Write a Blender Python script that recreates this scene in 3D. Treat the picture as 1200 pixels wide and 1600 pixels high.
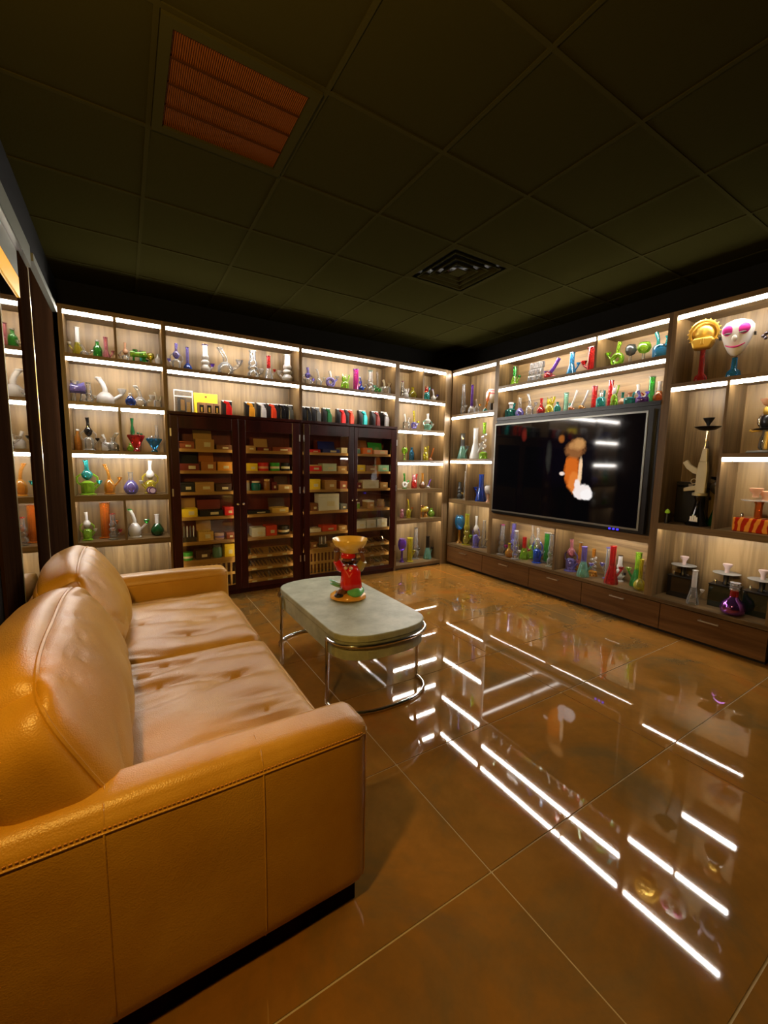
import bpy, bmesh, math, random
from mathutils import Vector, Matrix, noise
random.seed(7)
for o in list(bpy.data.objects): bpy.data.objects.remove(o)
sc = bpy.context.scene
COL = sc.collection
PI = math.pi

# ------------------------------------------------------------------ camera, world, light, exposure
FPX, PITCH, ROLL, YAW, CAMH = 649.32, .1181, .0173, .557, 1.3578
_cy, _sy, _cp, _sp, _cr, _sr = math.cos(YAW), math.sin(YAW), math.cos(PITCH), math.sin(PITCH), math.cos(ROLL), math.sin(ROLL)
_fw, _rt, _up = Vector((_sy, _cy, 0)), Vector((_cy, -_sy, 0)), Vector((0, 0, 1))
_f2 = _fw*_cp - _up*_sp; _u2 = _up*_cp + _fw*_sp
CAM_R = _rt*_cr + _u2*_sr; CAM_U = _u2*_cr - _rt*_sr; CAM_F = _f2
CAM_C = Vector((0, 0, CAMH))
cam_data = bpy.data.cameras.new('camera')
cam_data.sensor_fit = 'VERTICAL'; cam_data.sensor_height = 36; cam_data.lens = FPX/1600*36
cam_data.clip_start = .02
cam = bpy.data.objects.new('camera', cam_data); COL.objects.link(cam)
m = Matrix((CAM_R, CAM_U, -CAM_F)).transposed().to_4x4(); m.translation = CAM_C
cam.matrix_world = m
sc.camera = cam
sc.view_settings.view_transform = 'Standard'; sc.view_settings.look = 'None'
sc.view_settings.gamma = 1; sc.view_settings.use_curve_mapping = False
sc.view_settings.exposure = 0.0
sc.cycles.max_bounces = 7; sc.cycles.diffuse_bounces = 3; sc.cycles.glossy_bounces = 5
sc.cycles.transparent_max_bounces = 20; sc.cycles.transmission_bounces = 4
sc.cycles.caustics_reflective = False; sc.cycles.caustics_refractive = False
world = bpy.data.worlds.new('world'); sc.world = world; world.use_nodes = True
world.node_tree.nodes['Background'].inputs[0].default_value = (1, .75, .45, 1)
world.node_tree.nodes['Background'].inputs[1].default_value = 0.01
LED = 64.0          # strength of the shelf light strips
LED_COL = (1, .93, .85)
WARM_W = 165        # warm wall lamp beside the near end of the sofa (W)

YB, XR, DEP = 4.286, 3.6875, .33      # front planes of the back and right shelving, its depth
HC = 2.8525                            # ceiling
XL = -.43                              # left wall

# ------------------------------------------------------------------ geometry helpers
class G:
    def __init__(s): s.v = []; s.f = []
    def add(s, v, f):
        n = len(s.v); s.v += [tuple(p) for p in v]; s.f += [tuple(i+n for i in q) for q in f]; return s
    def box(s, x0, x1, y0, y1, z0, z1):
        v = [(x, y, z) for x in (x0, x1) for y in (y0, y1) for z in (z0, z1)]
        return s.add(v, [(0,1,3,2),(4,6,7,5),(0,4,5,1),(2,3,7,6),(0,2,6,4),(1,5,7,3)])
    def obox(s, c, sx, sy, sz, mat):
        v = [Vector(c) + mat @ Vector((x*sx/2, y*sy/2, z*sz/2)) for x in (-1, 1) for y in (-1, 1) for z in (-1, 1)]
        return s.add(v, [(0,1,3,2),(4,6,7,5),(0,4,5,1),(2,3,7,6),(0,2,6,4),(1,5,7,3)])
    def lathe(s, prof, seg=14, c=(0, 0, 0), sx=1, sy=1):
        v = []; f = []
        for r, z in prof:
            for k in range(seg):
                a = 2*PI*k/seg; v.append((c[0]+r*math.cos(a)*sx, c[1]+r*math.sin(a)*sy, c[2]+z))
        for i in range(len(prof)-1):
            for k in range(seg):
                k2 = (k+1) % seg; f.append((i*seg+k, i*seg+k2, (i+1)*seg+k2, (i+1)*seg+k))
        if prof[0][0] > 1e-4: f.append(tuple(range(seg))[::-1])
        if prof[-1][0] > 1e-4: f.append(tuple((len(prof)-1)*seg+k for k in range(seg)))
        return s.add(v, f)
    def ell(s, c, rx, ry, rz, seg=12, rings=8):
        pr = [(math.sin(PI*i/rings), -math.cos(PI*i/rings)) for i in range(rings+1)]
        v = []; f = []
        for r, z in pr:
            for k in range(seg):
                a = 2*PI*k/seg; v.append((c[0]+rx*r*math.cos(a), c[1]+ry*r*math.sin(a), c[2]+rz*z))
        for i in range(rings):
            for k in range(seg):
                k2 = (k+1) % seg; f.append((i*seg+k, i*seg+k2, (i+1)*seg+k2, (i+1)*seg+k))
        return s.add(v, f)
    def tube(s, pts, r, seg=8, closed=False):
        pts = [Vector(p) for p in pts]; n = len(pts)
        rad = r if isinstance(r, (list, tuple)) else [r]*n
        v = []; f = []; ref = Vector((.31, .17, .93))
        for i, p in enumerate(pts):
            if closed: t = pts[(i+1) % n] - pts[i-1]
            else: t = pts[min(i+1, n-1)] - pts[max(i-1, 0)]
            t.normalize()
            a = t.cross(ref)
            if a.length < .05: a = t.cross(Vector((1, 0, 0)))
            a.normalize(); b = t.cross(a)
            if i: # keep frames aligned
                a = pa - t*pa.dot(t); a.normalize(); b = t.cross(a)
            pa = a
            for k in range(seg):
                th = 2*PI*k/seg; v.append(p + (a*math.cos(th)+b*math.sin(th))*rad[i])
        for i in range(n if closed else n-1):
            j = (i+1) % n
            for k in range(seg):
                k2 = (k+1) % seg; f.append((i*seg+k, i*seg+k2, j*seg+k2, j*seg+k))
        if not closed:
            f.append(tuple(range(seg))[::-1]); f.append(tuple((n-1)*seg+k for k in range(seg)))
        return s.add(v, f)
    def torus(s, c, R, r, axis='y', seg=18, sub=8):
        pts = []
        for k in range(seg):
            a = 2*PI*k/seg; p = (R*math.cos(a), R*math.sin(a))
            pts.append({'y': (c[0]+p[0], c[1], c[2]+p[1]), 'z': (c[0]+p[0], c[1]+p[1], c[2]), 'x': (c[0], c[1]+p[0], c[2]+p[1])}[axis])
        return s.tube(pts, r, sub, True)
    def prism(s, poly, z0, z1):      # polygon in xy
        n = len(poly); v = [(x, y, z0) for x, y in poly] + [(x, y, z1) for x, y in poly]
        f = [tuple(range(n))[::-1], tuple(range(n, 2*n))] + [(i, (i+1) % n, (i+1) % n+n, i+n) for i in range(n)]
        return s.add(v, f)
    def xz(s, poly, y0, y1):         # polygon in xz extruded along y
        n = len(poly); v = [(x, y0, z) for x, z in poly] + [(x, y1, z) for x, z in poly]
        f = [tuple(range(n)), tuple(range(n, 2*n))[::-1]] + [((i+1) % n, i, i+n, (i+1) % n+n) for i in range(n)]
        return s.add(v, f)

def arc(cx, cz, r, a0, a1, n=8, y=0):
    return [(cx+r*math.cos(math.radians(a0+(a1-a0)*i/n)), y, cz+r*math.sin(math.radians(a0+(a1-a0)*i/n))) for i in range(n+1)]

def obj(name, g, mat, parent=None, smooth=False, bevel=0):
    me = bpy.data.meshes.new(name); me.from_pydata(g.v, [], g.f)
    if smooth:
        me.shade_smooth()
        me.set_sharp_from_angle(angle=math.radians(50))
    me.materials.append(mat); me.update()
    o = bpy.data.objects.new(name, me); COL.objects.link(o)
    if parent: o.parent = parent
    if bevel:
        b = o.modifiers.new('bevel', 'BEVEL'); b.width = bevel; b.segments = 2; b.limit_method = 'ANGLE'
    return o
def root(name, loc=(0, 0, 0), rz=0):
    o = bpy.data.objects.new(name, None); COL.objects.link(o); o.location = loc; o.rotation_euler = (0, 0, rz)
    o.empty_display_size = .05; return o
LABELS = {}
def tag(o, label, cat, group=None):
    LABELS.setdefault(label, []).append(o.name)
    o['label'] = label; o['category'] = cat
    if group: o['group'] = group
    return o
def struct(o, label=None):
    o['kind'] = 'structure'
    if label: o['label'] = label
    return o

# ------------------------------------------------------------------ materials
def new_mat(name):
    mt = bpy.data.materials.new(name); mt.use_nodes = True
    nt = mt.node_tree; nt.nodes.clear()
    out = nt.nodes.new('ShaderNodeOutputMaterial'); return mt, nt, out
def N(nt, typ, ins=None, **kw):
    n = nt.nodes.new(typ)
    for k, v in kw.items(): setattr(n, k, v)
    for k, v in (ins or {}).items():
        if isinstance(v, bpy.types.NodeSocket): nt.links.new(v, n.inputs[k])
        else: n.inputs[k].default_value = v
    return n
def c4(c): return (c[0], c[1], c[2], 1)
MC = {}
def plain(name, col, rough=.5, metal=0, spec=.5, coat=0, emit=0, ecol=None):
    if name in MC: return MC[name]
    mt, nt, out = new_mat(name)
    p = N(nt, 'ShaderNodeBsdfPrincipled', {'Base Color': c4(col), 'Roughness': rough, 'Metallic': metal, 'Specular IOR Level': spec, 'Coat Weight': coat})
    if emit: p.inputs['Emission Color'].default_value = c4(ecol or col); p.inputs['Emission Strength'].default_value = emit
    nt.links.new(p.outputs[0], out.inputs[0]); MC[name] = mt; return mt
def wood(name, dark, light, axis='z', rough=.4, scale=1.0, spec=.4):
    mt, nt, out = new_mat(name)
    tc = N(nt, 'ShaderNodeTexCoord')
    st = {'x': (1.2, 22, 22), 'y': (22, 1.2, 22), 'z': (22, 22, 1.2)}[axis]
    mp = N(nt, 'ShaderNodeMapping', {0: tc.outputs['Object'], 'Scale': [a*scale for a in st]})
    n1 = N(nt, 'ShaderNodeTexNoise', {'Vector': mp.outputs[0], 'Scale': 1.0, 'Detail': 6, 'Roughness': .62, 'Distortion': .6})
    mp2 = N(nt, 'ShaderNodeMapping', {0: tc.outputs['Object'], 'Scale': [a*scale*.22 for a in st]})
    n2 = N(nt, 'ShaderNodeTexNoise', {'Vector': mp2.outputs[0], 'Scale': 1.0, 'Detail': 3})
    ad = N(nt, 'ShaderNodeMath', {0: n1.outputs[0], 1: n2.outputs[0]}, operation='ADD')
    cr = N(nt, 'ShaderNodeValToRGB', {0: N(nt, 'ShaderNodeMath', {0: ad.outputs[0], 1: .5}, operation='MULTIPLY').outputs[0]})
    e = cr.color_ramp.elements; e[0].position = .38; e[0].color = c4(dark); e[1].position = .62; e[1].color = c4(light)
    bp = N(nt, 'ShaderNodeBump', {'Strength': .08, 'Distance': .004, 'Height': n1.outputs[0]})
    p = N(nt, 'ShaderNodeBsdfPrincipled', {'Base Color': cr.outputs[0], 'Roughness': rough, 'Normal': bp.outputs[0], 'Specular IOR Level': spec})
    nt.links.new(p.outputs[0], out.inputs[0]); return mt
def glass(col, body=.3, key=None):
    key = key or 'glass_%.2f_%.2f_%.2f_%.2f' % (*col, body)
    if key in MC: return MC[key]
    mt, nt, out = new_mat(key)
    t = N(nt, 'ShaderNodeBsdfTransparent', {0: c4([.22+.78*min(1, c*1.2) for c in col])})
    d = N(nt, 'ShaderNodeBsdfDiffuse', {0: c4(col)})
    tl = N(nt, 'ShaderNodeBsdfTranslucent', {0: c4(col)})
    dt = N(nt, 'ShaderNodeMixShader', {0: .5, 1: d.outputs[0], 2: tl.outputs[0]})
    lf = N(nt, 'ShaderNodeLayerWeight', {0: .35})
    bf = N(nt, 'ShaderNodeMath', {0: lf.outputs[1], 1: (1-body)*.7, 2: body}, operation='MULTIPLY_ADD', use_clamp=True)
    a = N(nt, 'ShaderNodeMixShader', {0: bf.outputs[0], 1: t.outputs[0], 2: dt.outputs[0]})
    lw = N(nt, 'ShaderNodeFresnel', {0: 1.7})
    gl = N(nt, 'ShaderNodeBsdfGlossy', {0: (1, 1, 1, 1), 1: .035})
    b = N(nt, 'ShaderNodeMixShader', {0: lw.outputs[0], 1: a.outputs[0], 2: gl.outputs[0]})
    nt.links.new(b.outputs[0], out.inputs[0]); MC[key] = mt; return mt

PAL = dict(clear=(.97, .98, .98), white=(.95, .95, .93), olive=(.62, .55, .02), yellow=(.95, .72, .03), lime=(.42, .85, .04), green=(.05, .5, .06),
    dkgreen=(.01, .14, .04), teal=(.02, .5, .5), mint=(.35, .8, .62), blue=(.02, .12, .75), sky=(.03, .38, .75), violet=(.3, .26, .9), purple=(.2, .05, .6),
    pink=(.9, .32, .4), magenta=(.85, .04, .5), red=(.75, .02, .02), orange=(.95, .22, .01), amber=(.85, .38, .03), peach=(.95, .55, .35),
    brown=(.22, .08, .02), smoke=(.12, .13, .13), black=(.01, .01, .012), cream=(.85, .8, .6), gold=(.75, .5, .1), silver=(.7, .7, .72))
def gm(c):
    if c == 'clear': return glass(PAL[c], .12)
    if c in ('white', 'cream', 'peach'): return glass(PAL[c], .8)
    if c in ('black', 'smoke', 'dkgreen', 'brown'): return glass(PAL[c], .75)
    return glass([min(1, x*1.15+.02) for x in PAL[c]], .26)

M_BACK = wood('walnut_back_panel', (.075, .045, .016), (.28, .185, .08), 'z', .45)
M_BACKH = wood('walnut_back_panel_horizontal', (.08, .046, .016), (.29, .185, .075), 'y', .45)
M_SIDE = wood('walnut_side_panel', (.068, .04, .015), (.215, .135, .055), 'z', .42)
M_SHELF = wood('walnut_shelf', (.068, .04, .015), (.215, .135, .055), 'x', .4)
M_SHELFY = wood('walnut_shelf_y', (.068, .04, .015), (.215, .135, .055), 'y', .4)
M_DRAWER = wood('walnut_drawer_front', (.075, .032, .008), (.17, .082, .026), 'y', .4, spec=.25)
M_CHERRY = wood('dark_cherry', (.016, .0025, .002), (.045, .006, .004), 'z', .28, .7, .3)
M_CHERRYIN = wood('cherry_interior', (.1, .014, .008), (.19, .03, .014), 'z', .5, .7)
M_CEDAR = wood('cedar', (.45, .24, .06), (.7, .42, .13), 'x', .5)
M_DARKWOOD = wood('espresso_wood', (.009, .0042, .002), (.024, .0105, .0045), 'z', .85, spec=.0)
M_BLACK = plain('black_paint', (.006, .006, .006), .55)
M_WALLK = plain('black_wall_paint', (.004, .0038, .003), .8, spec=.1)
M_SATINK = plain('black_satin', (.006, .006, .007), .3)
M_CHROME = plain('chrome', (.75, .73, .7), .12, 1)
M_STEEL = plain('brushed_steel', (.62, .6, .56), .3, 1)
M_ALU = plain('aluminium_rail', (.13, .135, .1), .5, .3)
M_LED = plain('led_diffuser', (1, 1, 1), .5, emit=LED, ecol=LED_COL)
M_GOLD = plain('gold_metal', (.8, .53, .1), .36, .7)

# ------------------------------------------------------------------ placing by measured view direction
def along(plane, u, z, d):
    """coordinate along a shelf (x on the back run, y on the right run) seen at column u, depth d behind its front"""
    k = (u-600)/FPX; w = CAM_R - CAM_F*k
    if plane == 'B': y = YB+d; return -(w.y*y + w.z*(z-CAMH))/w.x
    x = XR+d; return -(w.x*x + w.z*(z-CAMH))/w.y
def pxm(plane, a, z, d):
    p = Vector((a, YB+d, z)) if plane == 'B' else Vector((XR+d, a, z))
    def v(q): q = q-CAM_C; return -FPX*q.dot(CAM_U)/q.dot(CAM_F)
    return abs(v(p+Vector((0, 0, .05)))-v(p-Vector((0, 0, .05))))/.1
def loc(plane, a, d, z): return (a, YB+d, z) if plane == 'B' else (XR+d, a, z)
def rz(plane): return 0 if plane == 'B' else -PI/2

# ------------------------------------------------------------------ the room
Y0, X1 = -1.7, XR+DEP+.02
YW = YB+DEP+.02
floor = struct(obj('floor', G().box(XL-.05, X1+.05, Y0-.05, YW+.05, -.06, -.004), plain('grout', (.5, .4, .24), .7)), 'polished rust brown stone tile floor with pale grout lines')
def tile_mat():
    mt, nt, out = new_mat('rust_stone_tile')
    tc = N(nt, 'ShaderNodeTexCoord'); oi = N(nt, 'ShaderNodeObjectInfo')
    off = N(nt, 'ShaderNodeVectorMath', {0: tc.outputs['Object'], 1: oi.outputs['Location']}, operation='ADD')
    n1 = N(nt, 'ShaderNodeTexNoise', {'Vector': off.outputs[0], 'Scale': 1.7, 'Detail': 7, 'Roughness': .62, 'Distortion': .8})
    n2 = N(nt, 'ShaderNodeTexNoise', {'Vector': off.outputs[0], 'Scale': 4.2, 'Detail': 8, 'Roughness': .7})
    cr = N(nt, 'ShaderNodeValToRGB', {0: n1.outputs[0]})
    e = cr.color_ramp.elements; e[0].position = .34; e[0].color = (.17, .1, .03, 1); e[1].position = .72; e[1].color = (.34, .112, .013, 1)
    k = cr.color_ramp.elements.new(.48); k.color = (.255, .115, .019, 1)
    k = cr.color_ramp.elements.new(.58); k.color = (.285, .13, .023, 1)
    cr2 = N(nt, 'ShaderNodeValToRGB', {0: n2.outputs[0]})
    e = cr2.color_ramp.elements; e[0].position = .35; e[0].color = (.82, .82, .82, 1); e[1].position = .72; e[1].color = (1.15, 1.1, 1.0, 1)
    mx = N(nt, 'ShaderNodeMix', {0: 1.0, 6: cr.outputs[0], 7: cr2.outputs[0]}, data_type='RGBA', blend_type='MULTIPLY')
    n3 = N(nt, 'ShaderNodeTexNoise', {'Vector': off.outputs[0], 'Scale': 1.3, 'Detail': 2})
    bp = N(nt, 'ShaderNodeBump', {'Strength': .012, 'Distance': .02, 'Height': n3.outputs[0]})
    p = N(nt, 'ShaderNodeBsdfPrincipled', {'Base Color': mx.outputs[2], 'Roughness': .03, 'IOR': 2.0, 'Normal': bp.outputs[0]})
    nt.links.new(p.outputs[0], out.inputs[0]); return mt
M_TILE = tile_mat()
TX, TY, FX, FY = 1.19, .578, .982, .855
tile_me = None
for i in range(-2, 4):
    for j in range(-5, 8):
        x0, x1, y0, y1 = FX+i*TX, FX+(i+1)*TX, FY+j*TY, FY+(j+1)*TY
        if x1 < XL or x0 > X1 or y1 < Y0 or y0 > YW: continue
        if tile_me is None:
            o = obj('floor_tile', G().box(.0033, TX-.0033, .0033, TY-.0033, -.012, 0), M_TILE, floor); tile_me = o.data
        else:
            o = bpy.data.objects.new('floor_tile', tile_me); COL.objects.link(o); o.parent = floor
        o.location = (x0, y0, 0)
# clip the outer tiles into the walls: walls are thick and stand over them
struct(obj('wall_back', G().box(XL-1.6, X1+1.2, YW, YW+.6, -.1, HC+.1), M_WALLK), 'black painted wall behind the display shelving')
struct(obj('wall_right', G().box(X1, X1+1.2, Y0-.6, YW, -.1, HC+.1), M_WALLK), 'black painted wall on the television side')
struct(obj('wall_left', G().box(XL-1.6, XL, Y0-.6, YW, -.1, HC+.1), M_WALLK), 'dark wall behind the sofa')
struct(obj('wall_front', G().box(XL, X1, Y0-.6, Y0, -.1, HC+.1), M_WALLK), 'dark wall behind the camera')

ceil = struct(obj('ceiling', G().box(XL, X1, Y0, YW, HC+.03, HC+.08), M_WALLK), 'black suspended ceiling with square tiles')
def ctile_mat():
    mt, nt, out = new_mat('black_ceiling_tile')
    tc = N(nt, 'ShaderNodeTexCoord')
    n1 = N(nt, 'ShaderNodeTexNoise', {'Vector': tc.outputs['Object'], 'Scale': 90, 'Detail': 4})
    bp = N(nt, 'ShaderNodeBump', {'Strength': .25, 'Distance': .003, 'Height': n1.outputs[0]})
    p = N(nt, 'ShaderNodeBsdfPrincipled', {'Base Color': (.018, .016, .0042, 1), 'Roughness': .8, 'Specular IOR Level': .0, 'Normal': bp.outputs[0]})
    nt.links.new(p.outputs[0], out.inputs[0]); return mt
M_CT = ctile_mat(); M_TEE = plain('ceiling_grid', (.0225, .02, .006), .6, spec=.0)
CX, CY, CS = 1.3816, 1.7342, .6096
ct_me = None
for i in range(-3, 5):
    for j in range(-6, 5):
        x0, y0 = CX+i*CS, CY+j*CS
        if x0+CS < XL+.02 or x0 > X1 or y0+CS < Y0 or y0 > YW-.02: continue
        if (i, j) in ((-2, 0), (1, 1)): continue
        if ct_me is None:
            o = obj('ceiling_tile', G().box(.009, CS-.009, .009, CS-.009, .004, .02), M_CT, ceil); ct_me = o.data
        else:
            o = bpy.data.objects.new('ceiling_tile', ct_me); COL.objects.link(o); o.parent = ceil
        o.location = (x0, y0, HC)
for i in range(-2, 5):
    x = CX+i*CS
    if XL < x < X1: obj('grid_bar', G().box(x-.01, x+.01, Y0, YW, HC-.001, HC+.02), M_TEE, ceil)
for j in range(-5, 5):
    y = CY+j*CS
    if Y0 < y < YW: obj('grid_bar', G().box(XL, X1, y-.01, y+.01, HC-.0012, HC+.02), M_TEE, ceil)

# unlit troffer with ribbed amber diffuser
x0, y0 = CX-2*CS, CY
t = tag(root('ceiling_light', (x0+CS/2, y0+CS/2, HC)), 'unlit square ceiling light with ribbed amber diffuser', 'ceiling light')
h = CS/2-.012
g = G()
for a in ((-h, h, -h, -h+.04), (-h, h, h-.04, h), (-h, -h+.04, -h+.04, h-.04), (h-.04, h, -h+.04, h-.04)): g.box(*a, -.012, .02)
obj('frame', g, M_TEE, t)
M_DIFF = plain('ribbed_diffuser', (.11, .033, .003), .5, spec=.05)
g = G(); n = 66; w = (2*h-.08)/n
for k in range(n):
    x = -h+.04+k*w
    g.add([(x, -h+.04, .004), (x+w/2, -h+.04, -.003), (x+w, -h+.04, .004), (x, h-.04, .004), (x+w/2, h-.04, -.003), (x+w, h-.04, .004)], [(0, 1, 4, 3), (1, 2, 5, 4)])
d = obj('diffuser', g, M_DIFF, t)
for k in (1, 2, 3):
    y = -h+.04+k*(2*h-.08)/4; obj('cross_rib', G().box(-h+.04, h-.04, y-.004, y+.004, -.0055, .004), plain('diffuser_rib', (.03, .01, .002), .7, spec=.0), t)
# air diffuser
x0, y0 = CX+CS, CY+CS
t = tag(root('air_vent', (x0+CS/2, y0+CS/2, HC)), 'square black ceiling air vent with nested louvre rings', 'air vent')
def ring(g, a, b, za, zb):
    v = [(sx*a, sy*a, za) for sx, sy in ((-1, -1), (1, -1), (1, 1), (-1, 1))] + [(sx*b, sy*b, zb) for sx, sy in ((-1, -1), (1, -1), (1, 1), (-1, 1))]
    v += [(p[0], p[1], p[2]+.006) for p in v]
    f = [(i, (i+1) % 4, 4+(i+1) % 4, 4+i) for i in range(4)] + [(8+i, 12+i, 12+(i+1) % 4, 8+(i+1) % 4) for i in range(4)]
    g.add(v, f)
obj('back_plate', G().box(-.29, .29, -.29, .29, .028, .03), M_BLACK, t)
g = G(); ring(g, .295, .262, -.002, -.004); obj('outer_frame', g, M_TEE, t)
for a in (.225, .165, .105):
    g = G(); ring(g, a, a-.03, -.008, .026); ring(g, a+.006, a-.004, -.01, -.008); obj('louvre_ring', g, M_TEE, t)
obj('centre_plate', G().box(-.05, .05, -.05, .05, -.008, 0), M_TEE, t)

# warm wall lamp on the left wall beside the near end of the sofa (outside the view)
t = tag(root('wall_lamp', (XL, .5, 1.9)), 'warm glass wall lamp on left wall beside the sofa', 'lamp')
obj('back_plate', G().box(.001, .012, -.05, .05, -.09, .09), M_STEEL, t, bevel=.004)
obj('arm', G().tube([(.012, 0, -.05), (.07, 0, -.06), (.08, 0, -.03)], .008, 8), M_STEEL, t, True)
g = G(); g.lathe([(.02, -.03), (.045, .0), (.055, .08)], 20, (.08, 0, 0)); obj('shade', g, glass((1, .8, .5), .15), t, True)
g = G(); g.ell((.08, 0, .03), .025, .025, .03, 14, 9); obj('bulb', g, plain('warm_bulb', (1, .7, .3), .5, emit=20, ecol=(1, .6, .2)), t, True)
ld = bpy.data.lights.new('bulb_light', 'POINT'); ld.energy = WARM_W; ld.color = (1, .6, .15); ld.shadow_soft_size = .06
lo = bpy.data.objects.new('bulb_light', ld); COL.objects.link(lo); lo.parent = t; lo.location = (.08, 0, .1)

# ------------------------------------------------------------------ left wall: mirror doors in dark frames
M_MIRROR = plain('mirror', (.85, .8, .72), .03, 1)
t = tag(root('mirror_door', (XL, 0, 0)), 'tall mirror door in dark wood frame behind the sofa', 'mirror')
obj('mirror_glass', G().box(.001, .006, 2.441, 2.919, .05, 2.3), M_MIRROR, t)
obj('stile', G().box(.001, .012, 2.12, 2.44, .02, 2.5), M_DARKWOOD, t)
obj('stile', G().box(.001, .012, 2.92, 3.22, .02, 2.42), M_DARKWOOD, t)
obj('edge_trim', G().box(.006, .014, 2.44, 2.449, .02, 2.3), M_ALU, t)
obj('amber_reflection', G().box(.007, .013, 2.45, 2.919, 2.17, 2.27), plain('amber_reflection_glow', (.9, .42, .02), .4, emit=.5, ecol=(1, .5, .03)), t)  # added glowing strip standing in for an orange reflection in the mirror
obj('top_rail', G().box(.002, .03, 2.12, 3.22, 2.43, 2.545), M_ALU, t)
obj('fascia', G().box(.002, .012, 2.45, 2.919, 2.275, 2.4), M_ALU, t)
obj('rail_lip', G().box(.002, .034, 2.12, 2.93, 2.405, 2.415), M_STEEL, t)
t = tag(root('sliding_door', (XL, 0, 0)), 'dark wooden sliding door with thin bright edge trim beside shelving', 'door')
obj('door_panel', G().box(.001, .01, 3.225, 4.24, .02, 2.47), M_DARKWOOD, t)
obj('edge_trim', G().box(.002, .014, 3.224, 3.236, .02, 2.46), M_STEEL, t)
obj('top_rail', G().box(.002, .04, 3.24, 4.24, 2.475, 2.52), M_ALU, t)

# ------------------------------------------------------------------ display shelving
BT = .03   # board thickness; a board at strip height z spans z+.012 .. z+.042
def B_(plane, g, a0, a1, d0, d1, z0, z1):
    if plane == 'B': g.box(a0, a1, YB+d0, YB+d1, z0, z1)
    else: g.box(XR+d0, XR+d1, a0, a1, z0, z1)
    return g
def top_of(z): return z+.042
def unit(name, label, plane, a0, a1, t0, t1, zbot, ztop=2.51, back=None):
    zs = zbot if (plane == 'R' or zbot > 1) else 0
    r = tag(root(name, loc(plane, (a0+a1)/2, 0, 0)), label, 'shelving')
    off = Vector(r.location)
    def part(nm, g, mat, par=None):
        g.v = [tuple(Vector(p)-off) for p in g.v]; return obj(nm, g, mat, par or r)
    r_ = dict(root=r, part=part, plane=plane, i0=a0+t0, i1=a1-t1, off=off)
    part('side_panel', B_(plane, G(), a0, a0+t0, 0, DEP, zs, ztop+.05), M_SIDE)
    part('side_panel', B_(plane, G(), a1-t1, a1, 0, DEP, zs, ztop+.05), M_SIDE)
    part('back_panel', B_(plane, G(), a0+t0, a1-t1, DEP-.012, DEP, zbot, ztop+.05), back or M_BACK)
    part('top_board', B_(plane, G(), a0+t0, a1-t1, 0, DEP-.012, ztop+.012, ztop+.05), M_SHELF if plane == 'B' else M_SHELFY)
    return r_
def strip(U, z, a0=None, a1=None, lip=False):
    a0 = U['i0'] if a0 is None else a0; a1 = U['i1'] if a1 is None else a1
    if lip: g = B_(U['plane'], G(), a0+.02, a1-.02, .016, .03, z-.006, z+.0115)
    else: g = B_(U['plane'], G(), a0+.004, a1-.004, .002, .016, z-.014, z+.0115)
    U['part']('led_strip', g, M_LED)
def shelf(U, z, a0=None, a1=None, lit=True, lip=False, split=None, mat=None):
    a0 = U['i0'] if a0 is None else a0; a1 = U['i1'] if a1 is None else a1
    mat = mat or (M_SHELF if U['plane'] == 'B' else M_SHELFY)
    U['part']('shelf', B_(U['plane'], G(), a0, a1, 0, DEP-.012, z+.012, z+.042), mat)
    if lip: U['part']('shelf_lip', B_(U['plane'], G(), a0, a1, 0, .014, z-.008, z+.012), mat)
    if lit:
        if split: strip(U, z, a0, split-.009, lip); strip(U, z, split+.009, a1, lip)
        else: strip(U, z, a0, a1, lip)
def divider(U, a, z0, z1): U['part']('divider', B_(U['plane'], G(), a-.009, a+.009, .004, DEP-.012, z0, z1), M_SIDE)

# unit by the mirror (six rows)
U1 = unit('display_shelving', 'walnut display shelving with six lit rows beside the mirror door', 'B', -.395, .345, .03, .017, 0)
strip(U1, 2.51, None, -.025); strip(U1, 2.51, -.007, None)
shelf(U1, 2.15); shelf(U1, 1.773, split=-.016); shelf(U1, 1.376); shelf(U1, .995, lip=True, split=-.016); shelf(U1, .595, lip=True)
U1['part']('shelf', B_('B', G(), -.365, .328, 0, DEP-.012, .06, .1), M_SHELF)
U1['part']('plinth', B_('B', G(), -.365, .328, .03, .05, 0, .06), M_BLACK)
divider(U1, -.016, 2.192, 2.522); divider(U1, -.016, 1.418, 1.785); divider(U1, -.016, .637, 1.007)
# over the cigar cabinets
U2 = unit('display_shelving', 'walnut display shelving with two lit rows over left cigar cabinet', 'B', .3465, 1.6095, .0155, .0155, 1.791)
strip(U2, 2.51); shelf(U2, 2.138)
U3 = unit('display_shelving', 'walnut display shelving with two lit rows over right cigar cabinet', 'B', 1.6125, 2.8285, .0155, .03, 1.791)
strip(U3, 2.51); shelf(U3, 2.135)
# back corner unit
U4 = unit('display_shelving', 'narrow walnut display shelving with six rows in back corner', 'B', 2.83, 3.606, .03, .03, .02)
strip(U4, 2.51, None, 3.21); strip(U4, 2.51, 3.235, None)
shelf(U4, 2.12); shelf(U4, 1.74, split=3.222); shelf(U4, 1.352); shelf(U4, .985, lip=True, split=3.222); shelf(U4, .6, lip=True)
U4['part']('shelf', B_('B', G(), 2.86, 3.576, 0, DEP-.012, .02, .06), M_SHELF)
U4['part']('plinth', B_('B', G(), 2.86, 3.576, .02, .04, 0, .02), M_BLACK)
divider(U4, 3.222, 2.162, 2.522); divider(U4, 3.222, 1.394, 1.752); divider(U4, 3.222, .642, .997)
struct(obj('trim_1', G().box(3.606, XR+.33, YB+.01, YB+DEP, 0, 2.56), M_SIDE), 'walnut corner filler panel between the two shelving runs')
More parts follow.
